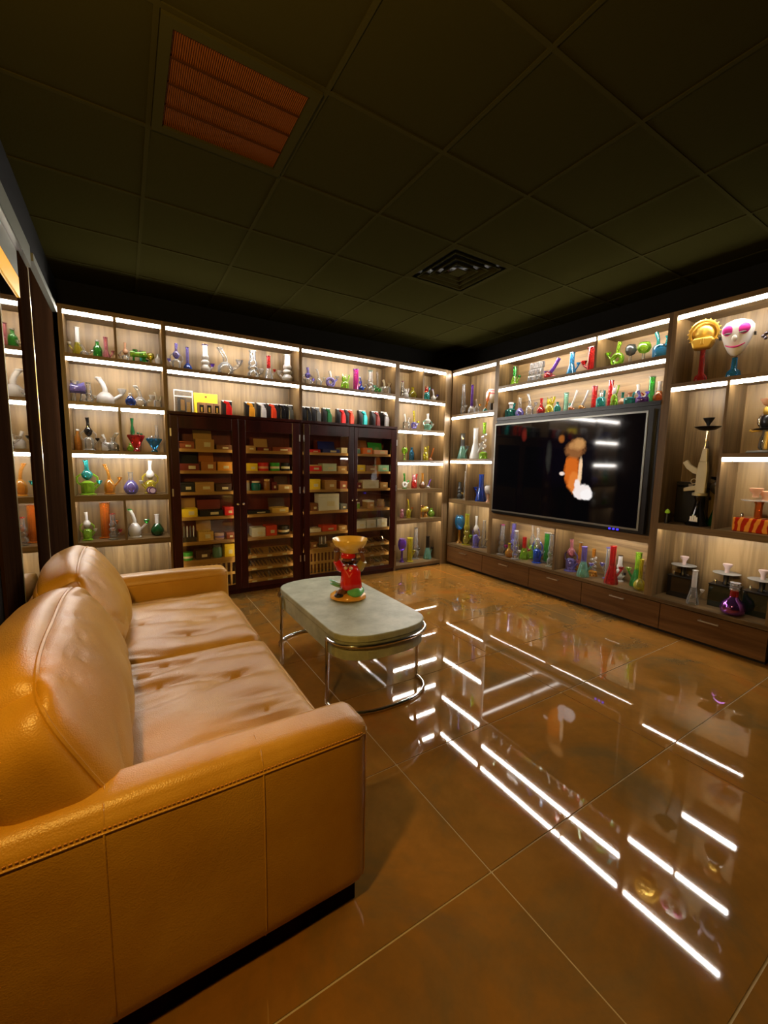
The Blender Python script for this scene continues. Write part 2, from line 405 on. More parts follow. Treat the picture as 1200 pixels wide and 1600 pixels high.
# right run
R1 = unit('display_shelving', 'narrow walnut display shelving with four rows left of television', 'R', 3.51, 4.286, .03, .012, .289)
strip(R1, 2.51); shelf(R1, 1.95); shelf(R1, 1.383, split=3.965); shelf(R1, .85, lip=True)
divider(R1, 3.965, .892, 1.395)
R2 = unit('display_shelving', 'wide walnut display shelving built around the wall television', 'R', 1.705, 3.51, .03, .03, .289, back=M_BACKH)
strip(R2, 2.51, None, 2.32); strip(R2, 2.51, 2.34, None)
shelf(R2, 2.203)
R2['part']('ledge', B_('R', G(), 1.735, 3.48, -.01, DEP-.012, 1.86, 1.895), M_SATINK)
R2['part']('header_board', B_('R', G(), 1.735, 3.48, 0.1, DEP-.012, .757, .785), M_SHELFY)
R2['part']('shelf_lip', B_('R', G(), 1.735, 3.48, 0, .012, .722, .786), M_SHELFY)
divider(R2, 2.33, 2.245, 2.522); divider(R2, 2.626, .29, .757)
strip(R2, .737, 2.64, 3.47, True); strip(R2, .737, 1.745, 2.61, True)
R3 = unit('display_shelving', 'walnut display shelving with hookahs and masks right of television', 'R', .915, 1.705, .03, .03, .289)
strip(R3, 2.51); shelf(R3, 1.968, split=1.305); shelf(R3, .866, lip=True)
divider(R3, 1.305, .908, 1.98); shelf(R3, 1.425, R3['i0'], 1.296)
# drawer base under the right run
DB = tag(root('drawer_base', (XR, 2.6, 0)), 'long low walnut drawer base running under the television wall', 'cabinet')
def dbp(nm, g, mat, par=None):
    o_ = Vector((XR, 2.6, 0)); g.v = [tuple(Vector(p)-o_) for p in g.v]; return obj(nm, g, mat, par or DB)
dbp('worktop', G().box(XR-.004, XR+DEP, .915, 4.286, .257, .288), M_SHELFY)
dbp('carcass', G().box(XR+.02, XR+DEP, .918, 4.284, .045, .257), M_BLACK)
dbp('plinth', G().box(XR+.05, XR+.07, .93, 4.28, 0, .045), M_BLACK)
ys = [4.28, 3.615, 2.915, 2.296, 1.6, .918]
for i in range(5):
    b, a = ys[i]-.003, ys[i+1]+.003
    d = dbp('drawer', G().box(XR, XR+.019, a, b, .035, .25), M_DRAWER)
    hc = (a+b)/2
    hd = G().box(XR-.026, XR-.019, hc-.065, hc+.065, .2, .209); hd.box(XR-.02, XR, hc-.058, hc-.05, .201, .208); hd.box(XR-.02, XR, hc+.05, hc+.058, .201, .208)
    hd.v = [tuple(Vector(p)-Vector((XR, 2.6, 0))) for p in hd.v]
    obj('handle', hd, M_STEEL, d)

# ------------------------------------------------------------------ television
def tv_screen_mat(W, H):
    mt, nt, out = new_mat('tv_picture')
    tc = N(nt, 'ShaderNodeTexCoord'); sp = N(nt, 'ShaderNodeSeparateXYZ', {0: tc.outputs['Object']})
    nz = N(nt, 'ShaderNodeTexNoise', {'Vector': tc.outputs['Object'], 'Scale': 13.0, 'Detail': 5, 'Roughness': .7})
    jz = N(nt, 'ShaderNodeMath', {0: nz.outputs[0], 1: .5}, operation='SUBTRACT')
    def mask(cy, cz, ry, rz_, soft=.25, jit=2.2):
        a = N(nt, 'ShaderNodeMath', {0: N(nt, 'ShaderNodeMath', {0: sp.outputs[1], 1: cy}, operation='SUBTRACT').outputs[0], 1: ry}, operation='DIVIDE')
        b = N(nt, 'ShaderNodeMath', {0: N(nt, 'ShaderNodeMath', {0: sp.outputs[2], 1: cz}, operation='SUBTRACT').outputs[0], 1: rz_}, operation='DIVIDE')
        a2 = N(nt, 'ShaderNodeMath', {0: a.outputs[0], 1: a.outputs[0]}, operation='MULTIPLY'); b2 = N(nt, 'ShaderNodeMath', {0: b.outputs[0], 1: b.outputs[0]}, operation='MULTIPLY')
        s = N(nt, 'ShaderNodeMath', {0: a2.outputs[0], 1: b2.outputs[0]}, operation='ADD')
        s = N(nt, 'ShaderNodeMath', {0: jz.outputs[0], 1: jit, 2: s.outputs[0]}, operation='MULTIPLY_ADD')
        mr = N(nt, 'ShaderNodeMapRange', {0: s.outputs[0], 1: 1-soft, 2: 1+soft, 3: 1.0, 4: 0.0}); return mr.outputs[0]
    col = N(nt, 'ShaderNodeRGB'); col.outputs[0].default_value = (.0004, .0004, .001, 1); cur = col.outputs[0]
    for (cy, cz, ry, rz_, soft, c) in TVBLOBS:
        mx = N(nt, 'ShaderNodeMix', {0: mask(cy, cz, ry, rz_, soft), 6: cur, 7: c4(c)}, data_type='RGBA'); cur = mx.outputs[2]
    p = N(nt, 'ShaderNodeBsdfPrincipled', {'Base Color': (.002, .002, .002, 1), 'Roughness': .06, 'Emission Color': cur, 'Emission Strength': 1.0, 'IOR': 1.6})
    nt.links.new(p.outputs[0], out.inputs[0]); return mt
TVBLOBS = [(2.5, 1.45, .3, .3, .9, (.0015, .0008, .003)), (3.05, 1.68, .03, .06, .8, (.12, .01, .006)), (2.73, 1.45, .03, .14, .7, (.02, .02, .017)),
    (2.595, 1.62, .03, .035, .7, (.3, .09, .015)), (2.465, 1.3, .075, .17, .3, (.62, .13, .012)), (2.43, 1.2, .06, .1, .4, (.72, .2, .03)), (2.375, 1.3, .02, .13, .5, (.9, .6, .35)),
    (2.345, 1.115, .085, .075, .2, (.9, .8, .76)), (2.3, 1.09, .06, .05, .3, (.95, .9, .88)), (2.395, 1.18, .03, .05, .4, (.92, .8, .74)), (2.445, 1.52, .1, .085, .4, (.26, .1, .03)), (2.41, 1.56, .06, .05, .7, (.55, .27, .09)), (2.48, 1.55, .03, .03, .8, (.5, .24, .08)), (2.565, 1.28, .028, .018, .6, (.9, .7, .6)),
    (2.55, 1.06, .1, .1, .25, (.0005, .0005, .001)), (2.33, .95, .25, .09, .15, (.0005, .0005, .001))]
t = tag(root('television', (XR, 2.61, 0)), 'large black flat television showing a dim film scene', 'television')
def tvp(nm, x0, x1, y0, y1, z0, z1, mat, par=None, bev=0): return obj(nm, G().box(x0, x1, y0-2.61, y1-2.61, z0, z1), mat, par or t, bevel=bev)
tvp('surround', .0, .09, 1.737, 3.478, .787, 1.858, M_SATINK)
tvp('back_shell', -.03, .0, 1.77, 3.47, .8, 1.83, M_SATINK)
M_BEZ = plain('bezel_metal', (.3, .3, .27), .35, .8)
tvp('bezel', -.036, -.028, 1.81, 3.47, 1.803, 1.818, M_BEZ); tvp('bezel', -.036, -.028, 1.81, 3.47, .822, .838, M_BEZ)
tvp('bezel', -.036, -.028, 1.81, 1.825, .838, 1.803, M_BEZ); tvp('bezel', -.036, -.028, 3.457, 3.47, .838, 1.803, M_BEZ)
g = G().box(-.034, -.029, 1.825, 3.457, .838, 1.803); so = obj('screen', g, tv_screen_mat(1, 1), t); so.location = (0, -2.61, 0)
for k in range(3): tvp('indicator_light', -.037, -.03, 1.975+k*.035, 1.99+k*.035, .803, .817, plain('blue_led', (.02, .02, .6), .4, emit=3, ecol=(.03, .02, 1)))

# ------------------------------------------------------------------ cigar cabinets
M_PANE = new_mat('cabinet_glass')
mt, nt, out = M_PANE
tr = N(nt, 'ShaderNodeBsdfTransparent', {0: (.95, .95, .93, 1)}); gl = N(nt, 'ShaderNodeBsdfGlossy', {0: (1, 1, 1, 1), 1: .015}); fr = N(nt, 'ShaderNodeFresnel', {0: 1.55})
mx = N(nt, 'ShaderNodeMixShader', {0: fr.outputs[0], 1: tr.outputs[0], 2: gl.outputs[0]}); nt.links.new(mx.outputs[0], out.inputs[0]); M_PANE = mt
SH = [1.455, 1.25, 1.046, .803, .56, .375]
M_CABFILL = plain('added_cabinet_fill', (1, .85, .6), .5, emit=9, ecol=(1, .76, .42))  # fill glow added to brighten the cabinet interiors, no known fitting
def cabinet(a0, a1, doors, label, racks):
    r = tag(root('cigar_cabinet', ((a0+a1)/2, YB, 0)), label, 'cabinet')
    cx = (a0+a1)/2
    def part(nm, g, mat, par=None, bev=0):
        g.v = [(p[0]-cx, p[1]-YB, p[2]) for p in g.v]; return obj(nm, g, mat, par or r, bevel=bev)
    yb = YB+DEP-.005
    part('side_panel', G().box(a0, a0+.02, YB+.004, yb, .0, 1.775), M_CHERRY); part('side_panel', G().box(a1-.02, a1, YB+.004, yb, .0, 1.775), M_CHERRY)
    part('back_panel', G().box(a0+.02, a1-.02, yb-.012, yb, .06, 1.775), M_CHERRYIN)
    part('top_board', G().box(a0, a1, YB-.02, yb, 1.765, 1.79), M_CHERRY)
    part('base', G().box(a0+.02, a1-.02, YB+.004, yb, .0, .07), M_CHERRY)
    mid = (doors[0][1]+doors[1][0])/2
    part('partition', G().box(mid-.012, mid+.012, YB+.02, yb-.012, .07, 1.765), M_CHERRYIN)
    for di, (d0, d1, g0, g1) in enumerate(doors):
        gz0, gz1 = .1, 1.64
        g = G().box(d0, g0, YB-.022, YB, .05, 1.755); g.box(g1, d1, YB-.022, YB, .05, 1.755); g.box(g0, g1, YB-.022, YB, .05, gz0); g.box(g0, g1, YB-.022, YB, gz1, 1.755)
        d = part('door', g, M_CHERRY, bev=.004)
        part('glass_pane', G().box(g0+.001, g1-.001, YB-.013, YB-.009, gz0+.001, gz1-.001), M_PANE, d)
        kx = d1-.025 if di == 0 else d0+.025
        g = G(); g.lathe([(.0, 0), (.006, .001), (.006, .012), (.012, .018), (.012, .024), (.0, .028)], 12)
        g.v = [(kx+p[0], YB-.022-p[2], .925+p[1]) for p in g.v]; part('knob', g, M_CHROME, d)
        hx = d0 if di == 0 else d1
        for hz in (1.6, 1.05, .3): part('hinge', G().box(hx-.006, hx+.006, YB-.026, YB-.021, hz-.035, hz+.035), M_STEEL, d)
        s0, s1 = (a0+.022, mid-.014) if di == 0 else (mid+.014, a1-.022)
        n = 6 if (di == 0) else 5
        for z in SH[:n]:
            g = G().box(s0, s1, YB+.03, yb-.014, z-.022, z); g.box(s0, s1, YB+.024, YB+.03, z-.026, z+.003); part('cedar_shelf', g, M_CEDAR)
        for lx in (g0-.034, g1+.024): part('added_fill_strip', G().box(lx, lx+.01, YB+.002, YB+.008, .12, 1.62), M_CABFILL, d)  # added fill strips, hidden behind the door stiles to light the boxes
    return r
D1 = (.366, .962, .431, .9); D2 = (.966, 1.588, 1.03, 1.507); D3 = (1.634, 2.236, 1.7, 2.17); D4 = (2.24, 2.822, 2.285, 2.745)
cabinet(.3465, 1.6095, (D1, D2), 'dark cherry glass-door cigar cabinet beside the far-left shelving', 0)
cabinet(1.6125, 2.8285, (D3, D4), 'dark cherry glass-door cigar cabinet behind the coffee table', 1)
IN = .13
def crate(d0, d1, w_doors, where):
    x0, x1 = d0, d1
    t = tag(root('slatted_rack', ((x0+x1)/2, YB+.04, .07)), 'tan slatted cedar cigar rack at bottom ' + where, 'rack')
    w = x1-x0; H = .285
    for z in (0, H/2-.012, H-.03): obj('rail', G().box(-w/2, w/2, 0, .014, z, z+.028), M_CEDAR, t)
    n = max(4, int(w/.045))
    for k in range(n+1):
        x = -w/2+k*(w-.018)/n; obj('slat', G().box(x, x+.018, .002, .012, .028, H-.03), M_CEDAR, t)
    obj('top_panel', G().box(-w/2, w/2, .014, .2, H-.014, H-.002), M_CEDAR, t)
    obj('back_panel', G().box(-w/2, w/2, .19, .2, 0, H-.014), M_CHERRYIN, t)
crate(.4, .93, D1, 'behind first cabinet door'); crate(1.67, 2.21, D3, 'behind third cabinet door')
M_CIGAR = plain('cigar_leaf', (.13, .05, .02), .7)
M_CLEAR = glass((.9, .93, .92), .12)
for (dd, x0, x1, nm) in ((2, .982, 1.55, 'second'), (4, 2.26, 2.79, 'fourth')):
    for k, z in enumerate((.345, .215, .085)):
        pos = ('upper', 'middle', 'bottom')[k]
        w = x1-x0
        t = tag(root('cigar_tray', ((x0+x1)/2, YB+.03, z)), '%s slanted cedar cigar tray behind %s cabinet door' % (pos, nm), 'tray', 'cigar trays behind %s door' % nm)
        obj('tray_board', G().add([(-w/2, 0, 0), (w/2, 0, 0), (w/2, 0, .03), (-w/2, 0, .03), (-w/2, .25, .05 if k < 2 else .03), (w/2, .25, .05 if k < 2 else .03), (w/2, .25, .06), (-w/2, .25, .06)],
            [(0, 1, 2, 3), (3, 2, 6, 7), (0, 4, 5, 1), (4, 7, 6, 5), (0, 3, 7, 4), (1, 5, 6, 2)]), M_CEDAR, t)
        for j in range(3):
            x = -w/2+.09+j*(w-.18)/2
            obj('divider', G().add([(x, .02, .035), (x+.004, .02, .035), (x+.004, .2, .06), (x, .2, .06), (x, .06, .1), (x+.004, .06, .1), (x+.004, .2, .115), (x, .2, .115)],
                [(0, 1, 2, 3), (4, 7, 6, 5), (0, 4, 5, 1), (1, 5, 6, 2), (2, 6, 7, 3), (3, 7, 4, 0)]), M_CLEAR, t)
        g = G(); rr = random.Random(dd*10+k)
        for j in range(14):
            x = -w/2+.03+j*(w-.06)/13.5
            if rr.random() < .2: continue
            g.tube([(x, .03, .043), (x+rr.uniform(-.004, .004), .08, .05), (x, .16, .062)], [.007, .01, .008], 6)
        o = obj('cigars', g, M_CIGAR, t); o['kind'] = 'stuff'
        for j in range(3):
            x = -w/2+.12+j*(w-.24)/2; obj('price_tag', G().box(x-.025, x+.025, -.003, 0, .006, .022), plain('paper_tag', (.8, .75, .5), .6), t)

def paint(c):
    base = PAL[c] if isinstance(c, str) else c
    return plain('paint_%.2f_%.2f_%.2f' % tuple(base), base, .45)
XC = dict(maroon=(.2, .02, .015), tan=(.55, .32, .1), redbrown=(.35, .08, .025), orangebrown=(.45, .16, .03), paleg=(.62, .75, .58), navy=(.01, .015, .18), dkbrown=(.07, .03, .015), pinkw=(.8, .55, .6), palewhite=(.82, .84, .76), patt=(.4, .22, .12), brick=(.75, .06, .02))
PAL.update(XC)
DOORN = {1: 'first', 2: 'second', 3: 'third', 4: 'fourth'}; ORD = ['first', 'second', 'third', 'fourth', 'fifth', 'sixth']
def cbox(door, sh, u0, u1, hp, colr, look, kind='box', lid=None, acc=None, dep=IN-.05):
    z = SH[sh]+.0005
    a0 = along('B', u0, z+.04, dep); a1 = along('B', u1, z+.04, dep)
    lo, hi = {1: (.388, .945), 2: (.982, 1.565), 3: (1.655, 2.205), 4: (2.26, 2.795)}[door]
    a0 = max(a0, lo); a1 = min(a1, hi)
    h = hp/pxm('B', a0, z, dep); w = a1-a0-.004; dpt = min(.13, YB+DEP-.03-(YB+dep))
    names = dict(box='cigar_box', open='cigar_box', tin='cigar_tin', jar='cigar_jar', tubes='tube_stand')
    label = '%s on %s shelf behind %s cabinet door' % (look, ORD[sh], DOORN[door])
    t = tag(root(names[kind], ((a0+a1)/2, YB+dep, z)), label, 'tin' if kind == 'tin' else 'jar' if kind == 'jar' else 'box', 'cigar boxes behind %s cabinet door' % DOORN[door])
    mt = paint(colr)
    if kind == 'box':
        obj('box_body', G().box(-w/2, w/2, 0, dpt, 0, h*.78), mt, t, bevel=.002)
        obj('lid', G().box(-w/2-.001, w/2+.001, -.001, dpt+.001, h*.79, h), paint(acc) if acc else mt, t, bevel=.002)
        obj('label_sticker', G().box(-.1*w, .28*w, -.0018, 0, h*.25, h*.55), plain('paper_tag', (.8, .75, .5), .6), t)
    elif kind == 'open':
        g = G(); th = .006
        g.box(-w/2, w/2, 0, th, 0, h); g.box(-w/2, w/2, dpt-th, dpt, 0, h); g.box(-w/2, -w/2+th, th, dpt-th, 0, h); g.box(w/2-th, w/2, th, dpt-th, 0, h); g.box(-w/2+th, w/2-th, th, dpt-th, 0, th)
        obj('box_body', g, mt, t)
        lh = min(dpt*1.1, .098)
        g = G(); ca, sa = math.cos(math.radians(72)), math.sin(math.radians(72))
        q = [(0, 0), (ca*lh, sa*lh)]
        g.add([(-w/2, dpt, h), (w/2, dpt, h), (w/2, dpt+ca*lh, h+sa*lh), (-w/2, dpt+ca*lh, h+sa*lh), (-w/2, dpt+.008, h), (w/2, dpt+.008, h), (w/2, dpt+ca*lh+.008, h+sa*lh-.002), (-w/2, dpt+ca*lh+.008, h+sa*lh-.002)],
              [(0, 1, 2, 3), (4, 7, 6, 5), (0, 4, 5, 1), (1, 5, 6, 2), (2, 6, 7, 3), (3, 7, 4, 0)])
        obj('lid', g, paint(lid or colr), t)
        g = G(); n = max(2, int(w/.022))
        for k in range(n):
            x = -w/2+.014+k*(w-.028)/max(1, n-1); g.tube([(x, .01, h*.75), (x, dpt-.01, h*.75)], .009, 6)
        o = obj('cigars', g, M_CIGAR, t); o['kind'] = 'stuff'
        obj('label_sticker', G().box(-.05*w, .3*w, -.0018, 0, h*.25, h*.7), plain('paper_tag', (.8, .75, .5), .6), t)
    elif kind == 'tin':
        g = G(); rr = min(w/2, dpt/2); g.lathe([(rr*.96, 0), (rr, .004), (rr, h*.7), (rr*1.02, h*.71), (rr*1.02, h*.96), (rr*.97, h)], 18, (0, rr, 0), w/2/rr, 1); obj('tin_body', g, mt, t, True)
        g = G(); g.lathe([(rr*1.012, h*.28), (rr*1.012, h*.55)], 18, (0, rr, 0), w/2/rr, 1); obj('label_band', g, paint(acc or 'cream'), t, True)
    elif kind == 'jar':
        rr = min(w/2, .05); g = G(); g.lathe([(rr*.9, 0), (rr, .008), (rr, h*.68), (rr*.75, h*.78), (rr*.75, h*.82)], 16, (0, rr, 0)); obj('jar_body', g, glass(PAL[colr], .6), t, True)
        g = G(); g.lathe([(rr*.85, h*.82), (rr*.85, h*.97), (rr*.3, h)], 16, (0, rr, 0)); obj('lid', g, paint(acc or 'cream'), t, True)
    elif kind == 'tubes':
        obj('stand', G().box(-w/2, w/2, 0, .08, 0, h*.28), mt, t)
        for k in range(4):
            x = -w/2+w*(.15+.7*k/3); g = G(); g.lathe([(.008, h*.2), (.008, h*.85), (.005, h*.95), (.0, h)], 8, (x, .03, 0)); obj('cigar_tube', g, M_STEEL if k % 2 else paint('smoke'), t, True)
    return t
C_ = cbox
# first door
C_(1,0,280,304,12,'redbrown','low red-brown cigar box with pale sticker'); C_(1,0,305,335,16,'tan','tan wooden crate of cigars','open',lid='tan'); C_(1,0,338,362,8,'brown','small dark brown cigar box')
C_(1,1,280,312,11,'maroon','open maroon cigar box with black lid','open',lid='black'); C_(1,1,314,338,14,'orangebrown','orange-brown cigar box with raised brown lid','open',lid='orangebrown'); C_(1,1,340,363,14,'amber','amber gold cigar box','box')
C_(1,2,281,304,15,'black','black ornate cigar box'); C_(1,2,305,335,15,'tan','tan wooden cigar box'); C_(1,2,337,362,12,'dkbrown','dark brown low cigar box')
C_(1,3,283,309,13,'yellow','yellow cigar box with open tan lid','open',lid='tan'); C_(1,3,312,349,9,'black','wide black cigar box with open maroon lid','open',lid='maroon'); C_(1,3,351,366,13,'red','small red cigar box')
C_(1,4,285,307,25,'black','upright steel cigar tubes in black stand','tubes'); C_(1,4,310,334,14,'gold','gold wooden cigar box with open lid','open',lid='tan'); C_(1,4,336,352,10,'pinkw','pale pink round cigar tin','tin',acc='violet'); C_(1,4,354,367,10,'redbrown','small red-brown cigar box')
C_(1,5,286,303,12,'green','green round cigar tin','tin'); C_(1,5,306,329,14,'dkbrown','dark brown cigar box with white emblem'); C_(1,5,333,349,20,'mint','pale green lidded cigar jar','jar',acc='smoke'); C_(1,5,351,367,20,'yellow','tall yellow cigar box')
# second door
C_(2,0,383,400,8,'tan','low tan cigar box'); C_(2,0,402,424,6,'maroon','flat maroon cigar box with raised tan lid','open',lid='tan'); C_(2,0,426,456,7,'redbrown','wide flat red-brown cigar box')
C_(2,1,385,403,12,'yellow','bright yellow cigar box'); C_(2,1,405,422,13,'red','red and pink cigar tin','tin',acc='peach'); C_(2,1,424,439,13,'green','green and cream cigar tin','tin'); C_(2,1,441,455,13,'black','black and cream cigar tin','tin')
C_(2,2,384,392,16,'cream','narrow tan glass cigar jar','jar',acc='tan'); C_(2,2,394,410,15,'teal','teal glass cigar jar with pale lid','jar'); C_(2,2,413,424,18,'amber','amber glass cigar jar','jar',acc='gold'); C_(2,2,425,433,13,'maroon','narrow dark red cigar box'); C_(2,2,435,456,8,'tan','tan tray box of loose cigars','open',lid='dkbrown')
C_(2,3,388,422,5,'black','flat black cigar box'); C_(2,3,425,451,8,'gold','golden cigar box with propped open lid','open',lid='dkbrown')
C_(2,4,394,415,14,'palewhite','white cigar box with round mark'); C_(2,4,416,433,16,'brick','bright red cigar box'); C_(2,4,437,455,13,'black','black cigar box with white lettering band', 'tin')
# third door
C_(3,0,482,501,5,'red','flat red cigar box'); C_(3,0,504,531,6,'navy','open navy blue cigar box','open',lid='navy'); C_(3,0,533,543,9,'cream','small cream cigar box')
C_(3,1,482,503,10,'red','red cigar box with tan lid',acc='tan'); C_(3,1,504,526,12,'paleg','pale green cigar box'); C_(3,1,528,542,8,'tan','small tan cigar box')
C_(3,2,483,501,16,'yellow','yellow and white cigar box'); C_(3,2,508,526,14,'tan','tan square cigar box'); C_(3,2,531,543,12,'redbrown','small brown cigar box')
C_(3,3,498,530,26,'palewhite','large white cigar box'); C_(3,3,486,497,12,'brown','small brown cigar box next to white one'); C_(3,3,532,543,9,'smoke','small grey cigar box')
C_(3,4,483,502,6,'cream','flat cream cigar box'); C_(3,4,504,526,9,'brick','red-orange cigar box'); C_(3,4,529,543,7,'tan','flat tan cigar box')
C_(3,5,486,496,10,'brown','small brown box on slatted rack'); C_(3,5,499,512,17,'black','black upright cigar tubes','tubes'); C_(3,5,516,530,6,'tan','flat tan box on slatted rack')
# fourth door
C_(4,0,557,565,9,'mint','small mint cigar jar','jar'); C_(4,0,567,582,10,'orange','orange cigar box with propped lid','open',lid='orangebrown'); C_(4,0,584,606,7,'peach','pink cigar box with raised green lid','open',lid='green')
C_(4,1,557,571,10,'yellow','small yellow cigar box'); C_(4,1,572,589,9,'patt','patterned brown cigar box'); C_(4,1,591,608,10,'mint','mint green cigar box')
C_(4,2,557,565,9,'maroon','narrow maroon cigar box'); C_(4,2,567,592,13,'cream','wide cream cigar box'); C_(4,2,594,606,9,'tan','small tan cigar box with clasp')
C_(4,3,557,564,10,'lime','small lime cigar jar','jar'); C_(4,3,574,585,12,'tan','tan and white cigar box',acc='white'); C_(4,3,592,604,13,'amber','amber cigar jar','jar',acc='tan')
for k, (a, b) in enumerate(((556, 572), (573, 588), (589, 605))): C_(4,4,a,b,13,'palewhite','%s of three white cigar boxes' % ('leftmost', 'middle', 'rightmost')[k])

# ------------------------------------------------------------------ glass pieces (local frame: x right as seen, y away, z up)
def lip(g, r, z, h=.008): return g.lathe([(r*.8, z-h), (r*1.18, z-h*.5), (r*1.18, z), (r*.75, z)], 14)
def stem(t, x0, z0, x1, z1, r, c1, c2, y=0):
    d = obj('downstem', G().tube([(x0, y, z0), (x1, y, z1)], r, 8), c1, t, True)
    g = G(); g.lathe([(r*.8, -.2*r), (r*1.6, r*.8), (r*2.6, r*3.2), (r*2.4, r*3.4), (r*1.2, r*1.2)], 10, (x1, y, z1)); obj('bowl', g, c2, d, True)
def k_tube(t, h, w, c, a, s):
    r = w*.3
    g = G(); g.lathe([(r, .008), (r, h*.5), (r*1.0, h*.52), (r, h*.54), (r, h*.97)], 16); obj('body', g, c, t, True)
    obj('lip', lip(G(), r, h), a, t, True)
    g = G(); g.lathe([(r*1.5, 0), (r*1.5, .006), (r*1.05, .012)], 16); obj('foot', g, a, t, True)
    stem(t, s*r*.7, h*.16, s*(r+w*.32), h*.36, r*.28, c, a)
def k_beaker(t, h, w, c, a, s):
    R = w*.42; r = R*.42
    g = G(); g.lathe([(R*.95, 0), (R, .008), (R*.96, .02), (r*1.25, h*.42), (r, h*.5)], 18); obj('body', g, c, t, True)
    g = G(); g.lathe([(r, h*.5), (r, h*.98)], 14); obj('neck', g, a if a != c else c, t, True)
    obj('lip', lip(G(), r, h), a, t, True)
    stem(t, s*R*.6, h*.17, s*(R+w*.14), h*.4, r*.35, c, a)
def k_flask(t, h, w, c, a, s):
    R = w*.46; r = R*.33; zc = R*.95
    g = G(); g.lathe([(R*.5, 0), (R*.8, R*.2), (R, R*.75), (R*.95, R*1.2), (R*.6, R*1.75), (r*1.1, R*2.05)], 16); obj('body', g, c, t, True)
    g = G(); g.lathe([(r, R*2.0), (r*.9, h*.8), (r, h*.97)], 12); obj('neck', g, a, t, True)
    obj('lip', lip(G(), r, h), a, t, True)
def k_bent(t, h, w, c, a, s):
    R = w*.3; x = -s*w*.12
    g = G(); g.lathe([(R*1.05, 0), (R*1.05, .006), (R*.8, .012), (R, h*.12), (R*1.0, h*.32), (R*.55, h*.46), (R*.32, h*.5)], 16, (x, 0, 0)); obj('body', g, c, t, True)
    p = [(x, 0, h*.44), (x, 0, h*.6), (x-s*w*.06, 0, h*.78), (x-s*w*.2, 0, h*.97)]
    obj('neck', G().tube(p, [R*.34, R*.3, R*.28, R*.33], 10), c, t, True)
    g = G(); g.torus((x-s*w*.2, 0, h*.97), R*.3, R*.12, 'z', 12, 6); obj('lip', g, a, t, True)
    stem(t, x+s*R*.7, h*.22, x+s*(R+w*.26), h*.46, R*.2, c, a)
def k_recycler(t, h, w, c, a, s):
    R = w*.26
    g = G(); g.lathe([(R*1.3, 0), (R*1.3, .006), (R*.9, .014), (R, h*.08), (R, h*.34), (R*.5, h*.4)], 16); obj('base_chamber', g, c, t, True)
    g = G(); g.lathe([(R*.2, h*.42), (R*.75, h*.5), (R*.9, h*.6), (R*.45, h*.7)], 14); obj('top_chamber', g, a, t, True)
    g = G(); g.tube([(0, 0, h*.68), (0, 0, h*.84), (-s*R*.1, 0, h*.99)], [R*.36, R*.32, R*.42], 10); obj('neck', g, a, t, True)
    for q in (-1, 1):
        pts = [(q*R*.9, 0, h*.28), (q*R*1.45, 0, h*.36), (q*R*1.5, 0, h*.5), (q*R*.8, 0, h*.6)]
        obj('recycler_arm', G().tube(pts, R*.17, 7), c, t, True)
    stem(t, s*R*.8, h*.12, s*R*1.75, h*.3, R*.2, c, a)
def k_martini(t, h, w, c, a, s):
    R = w*.46
    g = G(); g.lathe([(R*.45, 0), (R*.42, .006), (R*.22, h*.1), (R*.35, h*.16), (R, h*.46), (R*.97, h*.5), (R*.4, h*.4)], 18); obj('bowl', g, c, t, True)
    g = G(); g.lathe([(R*.22, h*.4), (R*.25, h*.6), (R*.12, h*.8), (R*.2, h)], 12, (-s*R*.35, 0, 0)); obj('chimney', g, a, t, True)
    for q in (-.2, .25, .6): g = G(); g.ell((s*R*q, 0, h*(.58-.08*q)), R*.16, R*.16, R*.16, 10, 6); obj('glass_bead', g, a, t, True)
def k_donut(t, h, w, c, a, s):
    R = w*.3
    g = G(); g.torus((0, 0, R*1.45), R*.8, R*.42, 'y', 20, 10); obj('ring_body', g, c, t, True)
    g = G(); g.lathe([(R*.9, 0), (R*.9, .006), (R*.35, R*.3), (R*.35, R*.5)], 14); obj('foot', g, a, t, True)
    g = G(); g.tube([(0, 0, R*2.5), (-s*R*.05, 0, h*.8), (-s*R*.3, 0, h)], [R*.36, R*.28, R*.36], 10); obj('neck', g, a, t, True)
    stem(t, s*R*1.05, R*1.6, s*R*1.7, R*2.3, R*.2, c, a)
def k_can(t, h, w, c, a, s):
    R = w*.42
    g = G(); g.lathe([(R*.9, 0), (R, .006), (R, h*.42), (R*.85, h*.5), (R*.3, h*.52)], 18); obj('body', g, c, t, True)
    g = G(); g.tube([(-s*R*.4, 0, h*.48), (-s*R*.45, 0, h*.74), (-s*R*.75, 0, h)], [R*.24, R*.2, R*.26], 9); obj('neck', g, a, t, True)
    g = G(); g.tube([(s*R*.5, 0, h*.45), (s*R*.75, 0, h*.7)], [R*.16, R*.2], 8); g.lathe([(R*.18, 0), (R*.42, R*.4), (R*.36, R*.42), (R*.15, R*.1)], 10, (s*R*.78, 0, h*.68)); obj('bowl', g, a, t, True)
